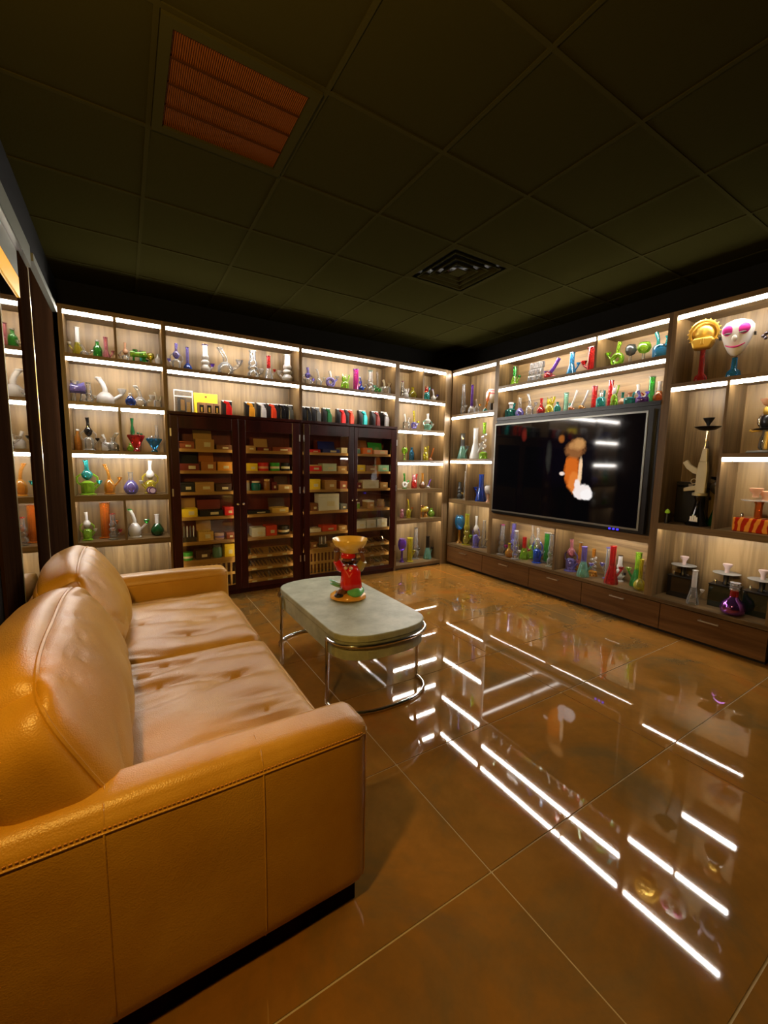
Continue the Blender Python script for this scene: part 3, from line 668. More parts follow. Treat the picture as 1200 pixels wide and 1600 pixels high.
def k_creature(t, h, w, c, a, s):
    R = w*.36
    g = G(); g.ell((0, 0, h*.3), R, R*.85, h*.3, 14, 9); g.ell((-s*R*.75, 0, h*.12), R*.4, R*.4, h*.12, 10, 6); g.ell((s*R*.75, 0, h*.12), R*.4, R*.4, h*.12, 10, 6); obj('body', g, c, t, True)
    g = G(); g.ell((-s*R*.2, 0, h*.68), R*.6, R*.55, h*.18, 12, 8); obj('head', g, a, t, True)
    g = G(); g.tube([(s*R*.4, 0, h*.45), (s*R*.9, 0, h*.7), (s*R*1.05, 0, h*.95)], [R*.24, R*.2, R*.26], 9); obj('mouthpiece', g, c, t, True)
    for q in (-1, 1): g = G(); g.tube([(-s*R*.2+q*R*.35, 0, h*.8), (-s*R*.2+q*R*.5, 0, h*.97)], [R*.16, R*.06], 7); obj('horn', g, a, t, True)
def k_goblet(t, h, w, c, a, s):
    R = w*.46
    g = G(); g.lathe([(R*.6, 0), (R*.55, .008), (R*.2, h*.12), (R*.24, h*.3), (R*.2, h*.5)], 14); obj('stand', g, a, t, True)
    g = G(); g.lathe([(R*.2, h*.48), (R*.7, h*.55), (R, h*.72), (R*.92, h*.9), (R*.7, h*.97), (R*.78, h), (R*.6, h)], 16); obj('cup', g, c, t, True)
def k_stack(t, h, w, c, a, s):
    r = w*.2; R = w*.32
    g = G(); g.lathe([(R*1.35, 0), (R*1.35, .006), (R*.6, .014), (R, h*.1), (R*1.05, h*.2), (r, h*.3)], 16); obj('base_chamber', g, c, t, True)
    g = G(); g.lathe([(r, h*.3), (r*1.5, h*.36), (r*1.5, h*.42), (r, h*.47), (r*1.35, h*.53), (r*1.35, h*.6), (r, h*.66), (r*.95, h*.97)], 14); obj('stacked_tube', g, c, t, True)
    obj('lip', lip(G(), r, h), a, t, True)
    stem(t, s*R*.7, h*.1, s*R*1.6, h*.26, R*.22, c, a)
def k_tilt(t, h, w, c, a, s):
    R = w*.24
    g = G(); g.ell((-s*w*.2, 0, R), R, R, R, 14, 8); obj('bulb', g, c, t, True)
    g = G(); g.tube([(-s*w*.2, 0, R*1.2), (s*w*.15, 0, h*.6), (s*w*.4, 0, h)], [R*.5, R*.36, R*.44], 10); obj('neck', g, a, t, True)
    g = G(); g.ell((s*w*.12, 0, R*.55), R*.55, R*.55, R*.55, 10, 6); obj('foot_bead', g, c, t, True)
    g = G(); g.lathe([(R*.2, 0), (R*.5, R*.5), (R*.42, R*.52), (R*.2, R*.1)], 10, (-s*(w*.2+R*.6), 0, R*1.6)); obj('bowl', g, a, t, True)
def k_spiral(t, h, w, c, a, s):
    R = w*.4
    g = G(); g.lathe([(R, 0), (R, h*.02), (R*.85, h*.06), (R*.85, h*.16), (R*.4, h*.2)], 14); obj('base_chamber', g, a, t, True)
    pts = [(R*.55*math.cos(k*PI/4), R*.4*math.sin(k*PI/4), h*(.18+.02*k)) for k in range(28)]
    obj('coil', G().tube(pts, R*.2, 7), c, t, True)
    g = G(); g.lathe([(R*.34, h*.7), (R*.34, h*.98), (R*.4, h)], 12); obj('neck', g, a, t, True)
def k_jar(t, h, w, c, a, s):
    R = w*.45
    g = G(); g.lathe([(R*.9, 0), (R, .006), (R, h*.5), (R*.6, h*.6), (R*.34, h*.62)], 16); obj('body', g, c, t, True)
    g = G(); g.lathe([(R*.3, h*.6), (R*.3, h*.85), (R*.5, h*.9), (R*.5, h)], 12); obj('stopper', g, a, t, True)
    g = G(); g.tube([(s*R*.6, 0, h*.5), (s*R*.8, 0, h*.95)], [R*.16, R*.22], 8); obj('mouthpiece', g, c, t, True)
def k_horiz(t, h, w, c, a, s):
    R = h*.2
    g = G(); g.tube([(-w*.45, 0, h*.62), (-w*.1, 0, h*.6), (w*.35, 0, h*.66)], [R*1.1, R*.9, R*1.3], 10); obj('barrel', g, c, t, True)
    g = G(); g.lathe([(R*1.1, 0), (R*1.0, h*.05), (R*.6, h*.3), (R*.7, h*.55)], 12, (s*w*.22, 0, 0)); obj('stand', g, a, t, True)
    g = G(); g.lathe([(R*.4, 0), (R*.9, h*.25), (R*.8, h*.26), (R*.4, h*.05)], 10, (-s*w*.2, 0, h*.66)); obj('bowl', g, a, t, True)
    g = G(); g.tube([(-s*w*.3, 0, 0), (-s*w*.28, 0, h*.55)], R*.35, 7); obj('leg', g, a, t, True)
def k_bottle(t, h, w, c, a, s):
    R = w*.46
    g = G(); g.lathe([(R*.92, 0), (R, .005), (R, h*.5), (R*.85, h*.62), (R*.42, h*.76), (R*.38, h*.93)], 16); obj('body', g, c, t, True)
    g = G(); g.lathe([(R*.45, h*.92), (R*.48, h*.93), (R*.48, h*.99), (R*.4, h)], 12); obj('cap', g, a, t, True)
def k_squares(t, h, w, c, a, s):
    b = h*.2
    for i in range(3):
        for j in range(3):
            x = (i-1)*w*.3+s*j*w*.06; z = h*.06+j*h*.3
            obj('glass_cell', G().box(x-w*.14, x+w*.14, -.02, .02, z, z+h*.27), c, t, bevel=.004)
    g = G(); g.tube([(-w*.45, 0, h*.06), (w*.45, 0, h*.06)], h*.05, 7); obj('base_tube', g, a, t, True)
KINDS = dict(tube=k_tube, beaker=k_beaker, flask=k_flask, bent=k_bent, recycler=k_recycler, martini=k_martini, donut=k_donut, can=k_can, creature=k_creature,
    goblet=k_goblet, stack=k_stack, tilt=k_tilt, spiral=k_spiral, jar=k_jar, horiz=k_horiz, bottle=k_bottle, squares=k_squares)
NAMES = dict(tube='straight_water_pipe', beaker='beaker_water_pipe', flask='flask_water_pipe', bent='bent_neck_water_pipe', recycler='recycler_water_pipe', martini='cup_water_pipe', donut='ring_water_pipe',
    can='drum_water_pipe', creature='figurine_water_pipe', goblet='goblet_water_pipe', stack='percolator_water_pipe', tilt='tilted_water_pipe', spiral='coil_water_pipe', jar='jar_water_pipe', horiz='hand_pipe_on_stand', bottle='glass_bottle', squares='lattice_water_pipe')
SHV = {  # plane, top z, inner a0,a1, clear height, phrase, group
 'a1': ('B', 2.192, -.365, .328, .31, 'on top shelf of far-left unit'), 'a2': ('B', 1.815, -.365, .328, .32, 'on second shelf of far-left unit'),
 'a3': ('B', 1.418, -.365, .328, .34, 'on third shelf of far-left unit'), 'a4': ('B', 1.037, -.365, .328, .33, 'on fourth shelf of far-left unit'),
 'a5': ('B', .637, -.365, .328, .35, 'on fifth shelf of far-left unit'), 'a6': ('B', .1, -.365, .328, .48, 'on bottom shelf of far-left unit'),
 'b1': ('B', 2.18, .362, 1.594, .32, 'on top shelf over left cigar cabinet'), 'b2': ('B', 1.79, .362, 1.594, .33, 'standing on left cigar cabinet'),
 'c1': ('B', 2.177, 1.628, 2.8, .32, 'on top shelf over right cigar cabinet'), 'c2': ('B', 1.79, 1.628, 2.8, .33, 'standing on right cigar cabinet'),
 'd1': ('B', 2.162, 2.86, 3.576, .34, 'on top shelf of back corner unit'), 'd2': ('B', 1.782, 2.86, 3.576, .33, 'on second shelf of back corner unit'),
 'd3': ('B', 1.394, 2.86, 3.576, .34, 'on third shelf of back corner unit'), 'd4': ('B', 1.027, 2.86, 3.576, .32, 'on fourth shelf of back corner unit'),
 'd5': ('B', .642, 2.86, 3.576, .33, 'on fifth shelf of back corner unit'), 'd6': ('B', .06, 2.86, 3.576, .5, 'on bottom shelf of back corner unit'),
 'e1': ('R', 1.992, 3.54, 4.27, .5, 'on top shelf left of television'), 'e2': ('R', 1.425, 3.54, 4.27, .5, 'on second shelf left of television'),
 'e3': ('R', .892, 3.54, 4.27, .47, 'on third shelf left of television'), 'e4': ('R', .288, 3.54, 4.27, .53, 'on bottom shelf left of television'),
 'f1': ('R', 2.245, 1.735, 3.48, .25, 'on top shelf above television'), 'f2': ('R', 1.895, 1.735, 3.48, .28, 'on ledge just above television'),
 'g1': ('R', .288, 2.636, 3.48, .44, 'in left bay below television'), 'g2': ('R', .288, 1.735, 2.616, .44, 'in right bay below television'),
 'h1': ('R', 2.01, .945, 1.675, .48, 'on top shelf right of television'), 'h2': ('R', .908, 1.315, 1.675, 1.0, 'in tall bay right of television'),
 'h3': ('R', 1.467, .945, 1.295, .48, 'in upper bay at right edge'), 'h4': ('R', .908, .945, 1.295, .48, 'in middle bay at right edge'), 'h5': ('R', .288, .945, 1.675, .55, 'on bottom shelf right of television')}
def spot(sh, u, hp, dep=.14):
    pl, z, a0, a1, ch, ph = SHV[sh]
    a = along(pl, u, z+.08, dep); h = min(hp/pxm(pl, a, z+.1, dep), ch-.02)
    return pl, z, a, a0, a1, h, ph
PLACED = {}
def gp(sh, u, hp, wp, kind, c, look, acc='clear', s=1, dep=.14):
    pl, z, a, a0, a1, h, ph = spot(sh, u, hp, dep)
    q = loc(pl, a, dep, z); dist = (Vector(q)-CAM_C).dot(CAM_F)
    w = wp*1.12*dist/FPX
    w = min(w, .24)
    lo, hi = min(a0, a1)+w*.5, max(a0, a1)-w*.5
    a = min(max(a, lo), hi)
    t = root(NAMES[kind], loc(pl, a, dep, z+.0005), rz(pl))
    tag(t, look+' '+ph, 'bottle' if kind == 'bottle' else 'water pipe', 'glass pieces '+ph)
    KINDS[kind](t, h, w, gm(c), gm(acc), s)
    PLACED.setdefault(sh, []).append(t)
    return t
A = gp
# far-left unit
A('a1',120,48,17,'beaker','olive','olive yellow tall water pipe with white lip','white',-1); A('a1',138,17,16,'bent','clear','small clear bubbler')
A('a1',153,30,12,'bottle','green','bright green small bottle','white'); A('a1',166,39,14,'beaker','pink','pink red tall water pipe','pink',1,.18)
A('a1',195,33,15,'recycler','clear','clear and copper recycler','peach',-1); A('a1',212,22,24,'horiz','lime','lime green hand pipe on stand','green'); A('a1',222,24,10,'tube','teal','dark teal tube','dkgreen',1,.2); A('a1',230,20,11,'goblet','olive','yellow-green cup','olive'); A('a1',239,18,8,'bottle','white','tiny white bottle','clear')
A('a2',128,38,22,'horiz','violet','violet and white pipe on clear stand','clear'); A('a2',149,31,13,'stack','clear','slim clear stacked pipe','white'); A('a2',175,44,36,'bent','white','large white pipe with long bent neck','white',1); A('a2',197,20,14,'flask','blue','small dark blue flask','clear'); A('a2',221,35,26,'bent','clear','clear bubbler with twin necks','white',1); A('a2',242,25,12,'can','clear','little clear drum pipe','cream')
A('a3',121,34,10,'bottle','amber','amber bottle with white cap','white'); A('a3',139,52,22,'recycler','clear','clear recycler with black top','black'); A('a3',158,26,18,'can','white','milky white drum pipe','white'); A('a3',174,28,22,'bent','clear','frosted clear bent pipe','white',-1)
A('a3',203,13,9,'flask','lime','tiny lime ball flask','lime',1,.09); A('a3',214,52,24,'martini','red','red cup pipe with dark green chimney','dkgreen',1,.16); A('a3',240,42,22,'martini','sky','blue cup pipe with clear chimney','clear',-1)
A('a4',143,54,30,'recycler','lime','lime and teal recycler','teal',1); A('a4',177,47,22,'bent','amber','amber bent pipe with white foot','amber',1); A('a4',195,34,20,'flask','violet','clear flask with violet band','clear'); A('a4',215,52,24,'recycler','yellow','yellow recycler with white top','white',-1)
A('a5',139,44,20,'recycler','lime','lime green slim recycler','white',1); A('a5',163,55,19,'tube','orange','glowing orange straight tube','orange',1,.2); A('a5',177,40,16,'stack','clear','clear stacked pipe with red bead','red',1,.1); A('a5',212,44,26,'bent','white','white pipe with green back','green',1); A('a5',245,33,18,'flask','dkgreen','dark green ball flask','white')
A('a6',192,26,34,'can','clear','clear blue-lipped hookah vase','sky')
# over left cabinet
A('b1',277,42,20,'recycler','clear','clear recycler with blue joints','violet',-1); A('b1',292,40,13,'flask','blue','blue-bottomed tall flask','violet',1,.2); A('b1',321,45,18,'stack','white','white and purple stacked pipe','purple'); A('b1',357,43,38,'bent','clear','wide clear pipe leaning left','silver',1); A('b1',397,44,22,'stack','clear','clear straight pipe with side stem','white'); A('b1',421,39,15,'beaker','clear','small clear beaker with red lip','red'); A('b1',446,44,22,'stack','white','white stacked pipe at end','white',-1)
# over right cabinet
A('c1',481,29,18,'recycler','clear','clear recycler with violet base','violet'); A('c1',500,28,14,'bent','clear','clear bubbler with white bowl','white'); A('c1',516,27,20,'donut','violet','violet ring pipe','white'); A('c1',539,26,17,'creature','lime','lime green figurine pipe','lime'); A('c1',556,35,12,'tube','magenta','pink and violet tube','violet'); A('c1',566,26,12,'bent','blue','small blue bent pipe','white',1,.22); A('c1',579,35,14,'stack','clear','tall clear percolator pipe','mint'); A('c1',592,36,13,'donut','green','pale green ring pipe with tall neck','clear'); A('c1',609,22,16,'can','clear','short clear drum pipe','cream')
# back corner unit
A('d1',631,28,9,'stack','clear','slim clear and pink pipe','pink',1,.2); A('d1',637,17,11,'creature','white','white round figurine','white'); A('d1',648,19,13,'flask','olive','yellow genie flask','yellow'); A('d1',667,24,12,'creature','teal','teal figurine with red top','red'); A('d1',681,20,12,'bent','white','white pipe with violet bowl','violet')
A('d2',635,24,12,'can','clear','clear drum pipe','white'); A('d2',647,30,14,'donut','violet','white ring pipe with violet marks','yellow'); A('d2',668,27,19,'recycler','mint','pale green recycler with wide arms','white')
A('d3',632,20,9,'goblet','lime','lime green cup','lime'); A('d3',643,20,8,'bottle','sky','slim blue bottle','sky'); A('d3',665,24,11,'creature','yellow','yellow figurine','yellow'); A('d3',674,20,9,'tilt','peach','peach tilted pipe','orange')
A('d4',632,24,13,'donut','white','white ring pipe','green'); A('d4',647,24,12,'creature','red','red and pink figurine','pink'); A('d4',660,24,10,'flask','brown','brown amber flask','amber'); A('d4',670,14,8,'tilt','white','small white boot-shaped pipe','purple')
A('d5',628,16,8,'creature','pink','pink small figurine','pink'); A('d5',641,30,11,'bent','yellow','golden yellow bent pipe','orange'); A('d5',662,19,14,'horiz','yellow','yellow hand pipe on legs','amber'); A('d5',674,13,10,'flask','lime','lime ball flask','lime')
A('d6',628,36,13,'goblet','purple','purple cup pipe with clear foot','purple'); A('d6',640,37,12,'tube','yellow','yellow straight tube','yellow',1,.12); A('d6',650,48,12,'stack','clear','tall clear stacked pipe','smoke',1,.22); A('d6',667,35,14,'beaker','mint','mint beaker with black neck','black')
# left of television
A('e1',716,48,11,'stack','clear','tall clear stacked tube','white'); A('e1',737,46,12,'flask','clear','clear flask with purple lip','purple'); A('e1',747,22,12,'bent','clear','small clear bubbler with amber bowl','amber',1,.08); A('e1',759,32,13,'tilt','teal','teal tilted pipe','amber',1,.12)
A('e2',716,39,17,'beaker','mint','mint beaker with grey neck','smoke'); A('e2',740,48,19,'beaker','white','large white beaker','white',1,.18); A('e2',752,56,16,'spiral','clear','clear coil pipe with lime neck and purple base','lime')
A('e3',714,27,11,'stack','smoke','small smoky stacked pipe','gold'); A('e3',726,43,7,'stack','clear','very slim clear tube','white'); A('e3',742,41,19,'beaker','blue','cobalt blue beaker','blue',-1); A('e3',757,26,12,'goblet','white','white mushroom-shaped pipe','peach')
A('e4',712,42,15,'goblet','sky','clear vase topped with blue ball','amber'); A('e4',729,48,15,'stack','olive','pale yellow twisted pipe','lime',1); A('e4',744,49,16,'recycler','violet','blue and white recycler with teal foot','white'); A('e4',755,42,10,'stack','clear','clear pipe with cream joints','cream',1,.22)
# above television
A('f1',804,31,15,'beaker','lime','lime green small beaker','green'); A('f1',836,34,24,'squares','clear','clear square lattice pipe','clear'); A('f1',862,32,26,'tilt','red','red and violet tilted pipe','purple',1); A('f1',893,39,18,'beaker','sky','bright blue beaker','sky'); A('f1',925,40,20,'tube','red','deep red straight tube','red',-1)
A('f1',961,40,26,'donut','lime','lime green ring pipe','lime',-1); A('f1',985,32,16,'goblet','smoke','smoky goblet with clear stand','clear'); A('f1',1006,32,19,'goblet','lime','bright green goblet','clear'); A('f1',1033,46,25,'can','sky','bright blue drum pipe','teal',1)
A('f2',792,24,17,'jar','teal','teal jar pipe at left end','white'); A('f2',812,30,13,'flask','violet','clear flask with violet base','clear'); A('f2',830,36,18,'bent','clear','clear bent pipe with wire arch','silver'); A('f2',845,26,13,'flask','red','small red flask','red'); A('f2',859,28,18,'creature','yellow','yellow duck-like figurine','yellow'); A('f2',871,16,11,'flask','teal','tiny teal ball flask','teal',1,.06); A('f2',884,32,10,'tube','mint','mint green tube','mint',1,.2); A('f2',895,32,14,'tilt','orange','orange flask with crossed white necks','white',1,.1); A('f2',912,30,16,'tilt','amber','amber flask with slanted white neck','white',1,.1)
A('f2',928,38,12,'tube','red','red tube with clear top','pink',1,.2); A('f2',939,28,14,'jar','teal','teal jar with clear chimney','clear',1,.08); A('f2',953,44,11,'tube','red','tall red tube','red',1,.2); A('f2',961,34,13,'creature','lime','lime figurine with white head','white',1,.08); A('f2',972,22,12,'flask','peach','peach flask with teal ball','teal',1,.12); A('f2',984,20,16,'jar','teal','second teal jar, right of peach flask','peach',1,.08); A('f2',996,34,20,'recycler','red','red and white recycler','white',1,.2); A('f2',1004,20,20,'can','purple','purple drum pipe','violet',1,.07); A('f2',1017,44,13,'tube','green','tall green tube with clear lip','clear',1,.2); A('f2',1030,32,16,'flask','orange','orange flask with white arm','white',-1,.1)
# below television
A('g1',783,46,15,'stack','clear','clear stacked pipe with magenta foot','magenta'); A('g1',799,50,15,'stack','violet','violet pipe with yellow lip','yellow',1,.2); A('g1',797,22,13,'flask','amber','low amber flask','yellow',1,.07); A('g1',808,44,13,'stack','clear','clear slim percolator with white bowl','white',1,.1); A('g1',817,34,15,'beaker','lime','lime beaker with red lip','red',1,.14); A('g1',826,52,16,'recycler','lime','clear recycler with lime base','clear',1,.2); A('g1',841,54,20,'recycler','blue','recycler with bright blue ball','clear',1,.16); A('g1',852,46,13,'tube','green','pale green clear tube','clear',1,.22); A('g1',860,50,14,'stack','clear','clear pipe with dark mouthpiece','smoke',1,.12)
A('g2',892,50,24,'recycler','violet','cloudy violet recycler','pink',1,.15); A('g2',905,44,12,'stack','amber','amber-banded clear pipe','clear',1,.24); A('g2',914,46,20,'beaker','mint','lime and blue glowing beaker','violet',1,.1); A('g2',929,42,17,'spiral','clear','clear coil pipe with amber base','amber',1,.14); A('g2',947,48,16,'tube','clear','clear straight tube with violet rims','violet',-1,.2); A('g2',958,58,22,'beaker','red','big red beaker','red',1,.1); A('g2',968,40,14,'stack','white','white stacked pipe with black foot','black',1,.22); A('g2',988,52,22,'beaker','green','green beaker with lime bowl','lime',-1,.16); A('g2',1001,48,17,'flask','yellow','yellow-topped clear flask','yellow',1,.1)
A('h5',1083,52,18,'beaker','clear','clear slender beaker','white',1,.09)

DIV = dict(a1=-.016, a3=-.016, a5=-.016, d1=3.222, d3=3.222, d5=3.222, e3=3.965, f1=2.33)
def relax():
    for sh, items in PLACED.items():
        pl, z, a0, a1, ch, ph = SHV[sh]; R = []
        for t in items:
            xs = [v.co.x for c in t.children_recursive for v in c.data.vertices]; ys = [v.co.y for c in t.children_recursive for v in c.data.vertices]
            sg = 1 if pl == 'B' else -1
            lo, hi = (min(xs), max(xs)) if sg > 0 else (-max(xs), -min(xs))
            a = t.location.x if pl == 'B' else t.location.y; d = (t.location.y-YB) if pl == 'B' else (t.location.x-XR)
            lim = [a0+.003, a1-.003]
            if sh in DIV:
                if a < DIV[sh]: lim[1] = DIV[sh]-.012
                else: lim[0] = DIV[sh]+.012
            R.append(dict(t=t, a=a, d=d, lo=lo, hi=hi, y0=min(ys), y1=max(ys), lim=lim))
        for it in range(60):
            for i in range(len(R)):
                for j in range(i):
                    p, q = R[i], R[j]
                    if p['lim'] != q['lim']: continue
                    oa = min(p['a']+p['hi'], q['a']+q['hi'])-max(p['a']+p['lo'], q['a']+q['lo'])
                    od = min(p['d']+p['y1'], q['d']+q['y1'])-max(p['d']+p['y0'], q['d']+q['y0'])
                    if oa > -.002 and od > -.002:
                        if od < oa or it > 30:
                            s_ = (od+.003)/2*(1 if p['d'] > q['d'] else -1); p['d'] += s_; q['d'] -= s_
                        else:
                            s_ = (oa+.003)/2*(1 if p['a'] > q['a'] else -1); p['a'] += s_; q['a'] -= s_
            for p in R:
                p['a'] = min(max(p['a'], p['lim'][0]-p['lo']), p['lim'][1]-p['hi']); p['d'] = min(max(p['d'], .012-p['y0']), .314-p['y1'])
        for p in R:
            if pl == 'B': p['t'].location.x = p['a']; p['t'].location.y = YB+p['d']
            else: p['t'].location.y = p['a']; p['t'].location.x = XR+p['d']
relax()

# ------------------------------------------------------------------ lighters, boxes and other goods on the cabinets
def lighter(sh, u, hp, wp, c, look, dep=.1):
    pl, z, a, a0, a1, h, ph = spot(sh, u, hp, dep); w = wp*4.4/FPX*1.0
    a = min(max(a, a0+w*.56), a1-w*.56)
    b = tag(root('display_box', loc(pl, a, dep+.07, z+.0005)), 'black box behind the '+look+' '+ph, 'box', 'lighter boxes '+ph)
    bw = w*.96
    obj('box_body', G().box(-bw/2, bw/2, 0, .05, 0, h*1.02), M_SATINK, b, bevel=.002); obj('top_edge', G().box(-bw/2, bw/2, -.002, .0, h*.97, h*1.02), plain('silver_print', (.6, .6, .62), .4), b)
    t = tag(root('torch_lighter', loc(pl, a, dep, z+.0005)), look+' '+ph, 'lighter', 'torch lighters '+ph)
    mt = plain('lighter_'+c, PAL[c], .25, .3)
    obj('body', G().xz([(-w*.22, .0), (w*.3, 0), (w*.3, h*.5), (w*.16, h*.68), (-w*.2, h*.68)], -.018, .018), mt, t, bevel=.004)
    obj('head', G().xz([(-w*.2, h*.69), (w*.16, h*.69), (w*.02, h*.86), (-w*.42, h*.94), (-w*.46, h*.82), (-w*.22, h*.76)], -.016, .016), mt, t, bevel=.003)
    g = G(); g.tube([(-w*.4, 0, h*.88), (-w*.52, 0, h*.91)], .007, 8); obj('nozzle', g, M_STEEL, t)
    g = G(); g.lathe([(w*.3, 0), (w*.3, .006)], 14, (w*.04, 0, 0), 1, .5); obj('foot', g, M_SATINK, t)
    obj('trigger', G().box(w*.17, w*.24, -.008, .008, h*.58, h*.66), M_STEEL, t)
for u, c, look in ((357, 'red', 'red torch lighter'), (393, 'amber', 'orange torch lighter'), (411, 'silver', 'silver torch lighter'), (427, 'brick', 'scarlet torch lighter'), (441, 'black', 'black torch lighter'), (454, 'smoke', 'grey torch lighter')): lighter('b2', u, 25, 15, c, look)
for u, c, look in ((482, 'black', 'black torch lighter'), (497, 'smoke', 'charcoal torch lighter'), (514, 'dkgreen', 'dark green torch lighter'), (536, 'red', 'red torch lighter'), (549, 'brick', 'scarlet torch lighter'), (570, 'teal', 'blue torch lighter'), (590, 'maroon', 'dark red torch lighter'), (607, 'silver', 'silver torch lighter')): lighter('c2', u, 24, 14, c, look)
def smallbox(sh, u, hp, wp, dp, c, nm, look, cat, dep, extra=None):
    pl, z, a, a0, a1, h, ph = spot(sh, u, hp, dep); w = wp*4.4/FPX
    t = tag(root(nm, loc(pl, a, dep, z+.0005), rz(pl)), look+' '+ph, cat)
    obj('box_body', G().box(-w/2, w/2, 0, dp, 0, h), paint(c), t, bevel=.003)
    if extra == 'window':
        obj('window', G().box(-w*.28, w*.28, -.002, 0, h*.15, h*.8), M_SATINK, t); obj('gold_lighter', G().box(-w*.1, w*.1, -.006, -.002, h*.2, h*.6), M_GOLD, t)
    if extra == 'print':
        obj('print_line', G().box(-w*.3, w*.3, -.001, 0, h*.55, h*.59), paint('orange'), t); obj('print_mark', G().box(-w*.05, w*.05, -.001, 0, h*.8, h*.9), paint('brown'), t)
    return t, w, h
smallbox('b2', 322, 34, 32, .03, 'yellow', 'presentation_box', 'tall yellow presentation box', 'box', .2, 'print')
for k, (u, q) in enumerate(((315, 'left'), (327, 'middle'), (339, 'right'))): smallbox('b2', u, 18, 10, .04, 'patt', 'lighter_box', '%s small brown box with gold lighter' % q, 'box', .09, 'window')
pl, z, a, a0, a1, h, ph = spot('b2', 287, 36, .12); w = .165
t = tag(root('framed_display', loc(pl, a, .12, z+.0005)), 'silver framed clear display with gold lighters '+ph, 'display')
g = G().box(-w/2, -w/2+.008, 0, .012, 0, h); g.box(w/2-.008, w/2, 0, .012, 0, h); g.box(-w/2, w/2, 0, .012, h-.01, h); g.box(-w/2, w/2, 0, .012, h*.7, h*.75); g.box(-w/2, w/2, 0, .05, 0, .01); obj('frame', g, plain('white_plastic', (.8, .82, .8), .4), t)
obj('pane', G().box(-w/2+.008, w/2-.008, .004, .008, .01, h-.01), M_CLEAR, t); obj('case', G().box(-w*.3, w*.12, .013, .04, .011, h*.66), M_SATINK, t)
obj('gold_lighter', G().box(-w*.15, w*.06, .009, .0125, h*.12, h*.6), M_GOLD, t); obj('gold_lighter', G().box(w*.18, w*.36, .013, .03, .011, h*.5), M_GOLD, t)
pl, z, a, a0, a1, h, ph = spot('a4', 238, 15, .08)
t = tag(root('grinder', (a, YB+.06, z+.0005)), 'two purple metal grinders leaning together '+ph, 'grinder')
for k, (dz, dy, r) in enumerate(((.03, 0, .03), (.052, .03, .032))):
    g = G(); g.lathe([(r, -.012), (r*1.05, -.008), (r*1.05, .008), (r, .012)], 18); g.v = [(p[0]-k*.015, p[2]+dy, p[1]+r*1.05+(.0 if k == 0 else .0)) for p in g.v]; d = obj('grinder_drum', g, plain('purple_anodised', (.1, .03, .2), .3, .8), t, True)
    g = G(); g.lathe([(r*.75, -.0135), (r*.75, -.012)], 16); g.v = [(p[0]-k*.015, p[2]+dy, p[1]+r*1.05) for p in g.v]; obj('lid_face', g, plain('lilac_print', (.6, .5, .75), .4), d)
# hookah hose on the bottom shelf
pl, z, a, a0, a1, h, ph = spot('a6', 160, 30, .12)
t = tag(root('hookah_hose', (a+.05, YB+.27, z+.0005)), 'grey hookah hose arched '+ph, 'hose')
obj('hose', G().tube(arc(0, .03, .13, 180, 0, 14), .012, 8), plain('grey_hose', (.12, .12, .12), .5), t, True)
for q in (-1, 1): g = G(); g.lathe([(.018, 0), (.018, .03), (.013, .034)], 12, (q*.13, 0, 0)); obj('hose_end', g, M_STEEL, t, True)

# striped head ornament and small bottles left of television
pl, z, a, a0, a1, h, ph = spot('e1', 764, 50, .2)
t = tag(root('head_ornament', loc(pl, max(a, 3.62), .24, z+.0005), rz(pl)), 'white head-shaped ornament with pink striped cap '+ph, 'ornament')
g = G(); g.lathe([(.05, 0), (.05, .01), (.02, .02), (.02, .13)], 14); obj('stand', g, M_SATINK, t, True)
g = G(); g.ell((0, 0, .21), .068, .075, .09, 16, 10); g.ell((0, -.07, .2), .015, .02, .02, 8, 6); obj('head', g, paint('white'), t, True)
for k in range(4):
    zz = .235+k*.017; r = .072*math.sqrt(max(.05, 1-((zz-.21)/.092)**2)); g = G(); g.torus((0, 0, zz), r, .006, 'z', 20, 6); obj('cap_stripe', g, paint('pink' if k % 2 == 0 else 'white'), t, True)
g = G(); g.torus((0, -.066, .165), .02, .005, 'y', 12, 5); obj('lips', g, paint('red'), t, True)

# ------------------------------------------------------------------ masks on the top right shelf
def mask_stand(t, c, zt):
    g = G(); g.lathe([(.04, 0), (.045, .02), (.04, .05), (.02, .07), (.016, zt)], 16); obj('stand', g, gm(c), t, True)
z = 2.0105
t = tag(root('spiky_mask', (XR+.13, along('R', 1100, z+.3, .13), z), -PI/2+.25), 'gold spiky mask on red glass stand', 'mask')
mask_stand(t, 'red', .25)
g = G(); g.ell((0, 0, .375), .082, .07, .082, 20, 12); obj('dome', g, M_GOLD, t, True)
g = G(); g.tube([(.085*math.cos(k*2*PI/28), -.045-.03*math.sin(k*2*PI/28), .362+.082*math.sin(k*2*PI/28)) for k in range(28)], .01, 7, True); obj('rim', g, M_GOLD, t, True)
for k in range(17):
    th = math.radians(-50+k*17.5); x, zz = math.cos(th), math.sin(th)
    g = G(); g.tube([(.085*x, -.03, .365+.082*zz), (.106*x, -.035, .365+.106*zz)], [.009, .002], 6); obj('spike', g, M_GOLD, t, True)
g = G(); g.xz([(-.075, .3), (-.055, .245), (.045, .245), (.075, .3), (.055, .325), (-.055, .325)], -.085, .0); obj('jaw', g, M_GOLD, t, bevel=.012)
g = G(); g.xz([(-.012, .27), (.012, .27), (.006, .315), (-.006, .315)], -.1, -.08); obj('nose', g, M_GOLD, t, bevel=.004)
t = tag(root('theatre_mask', (XR+.12, along('R', 1151, z+.25, .12), z), -PI/2+.15), 'white theatre mask with pink eye patches on blue glass stand', 'mask')
mask_stand(t, 'sky', .15)
g = G()
prof = [(-.5, .0), (-.47, .28), (-.36, .5), (-.2, .7), (.0, .88), (.18, .98), (.32, .96), (.43, .75), (.49, .4), (.51, 0)]
v = []; f = []; K = 18
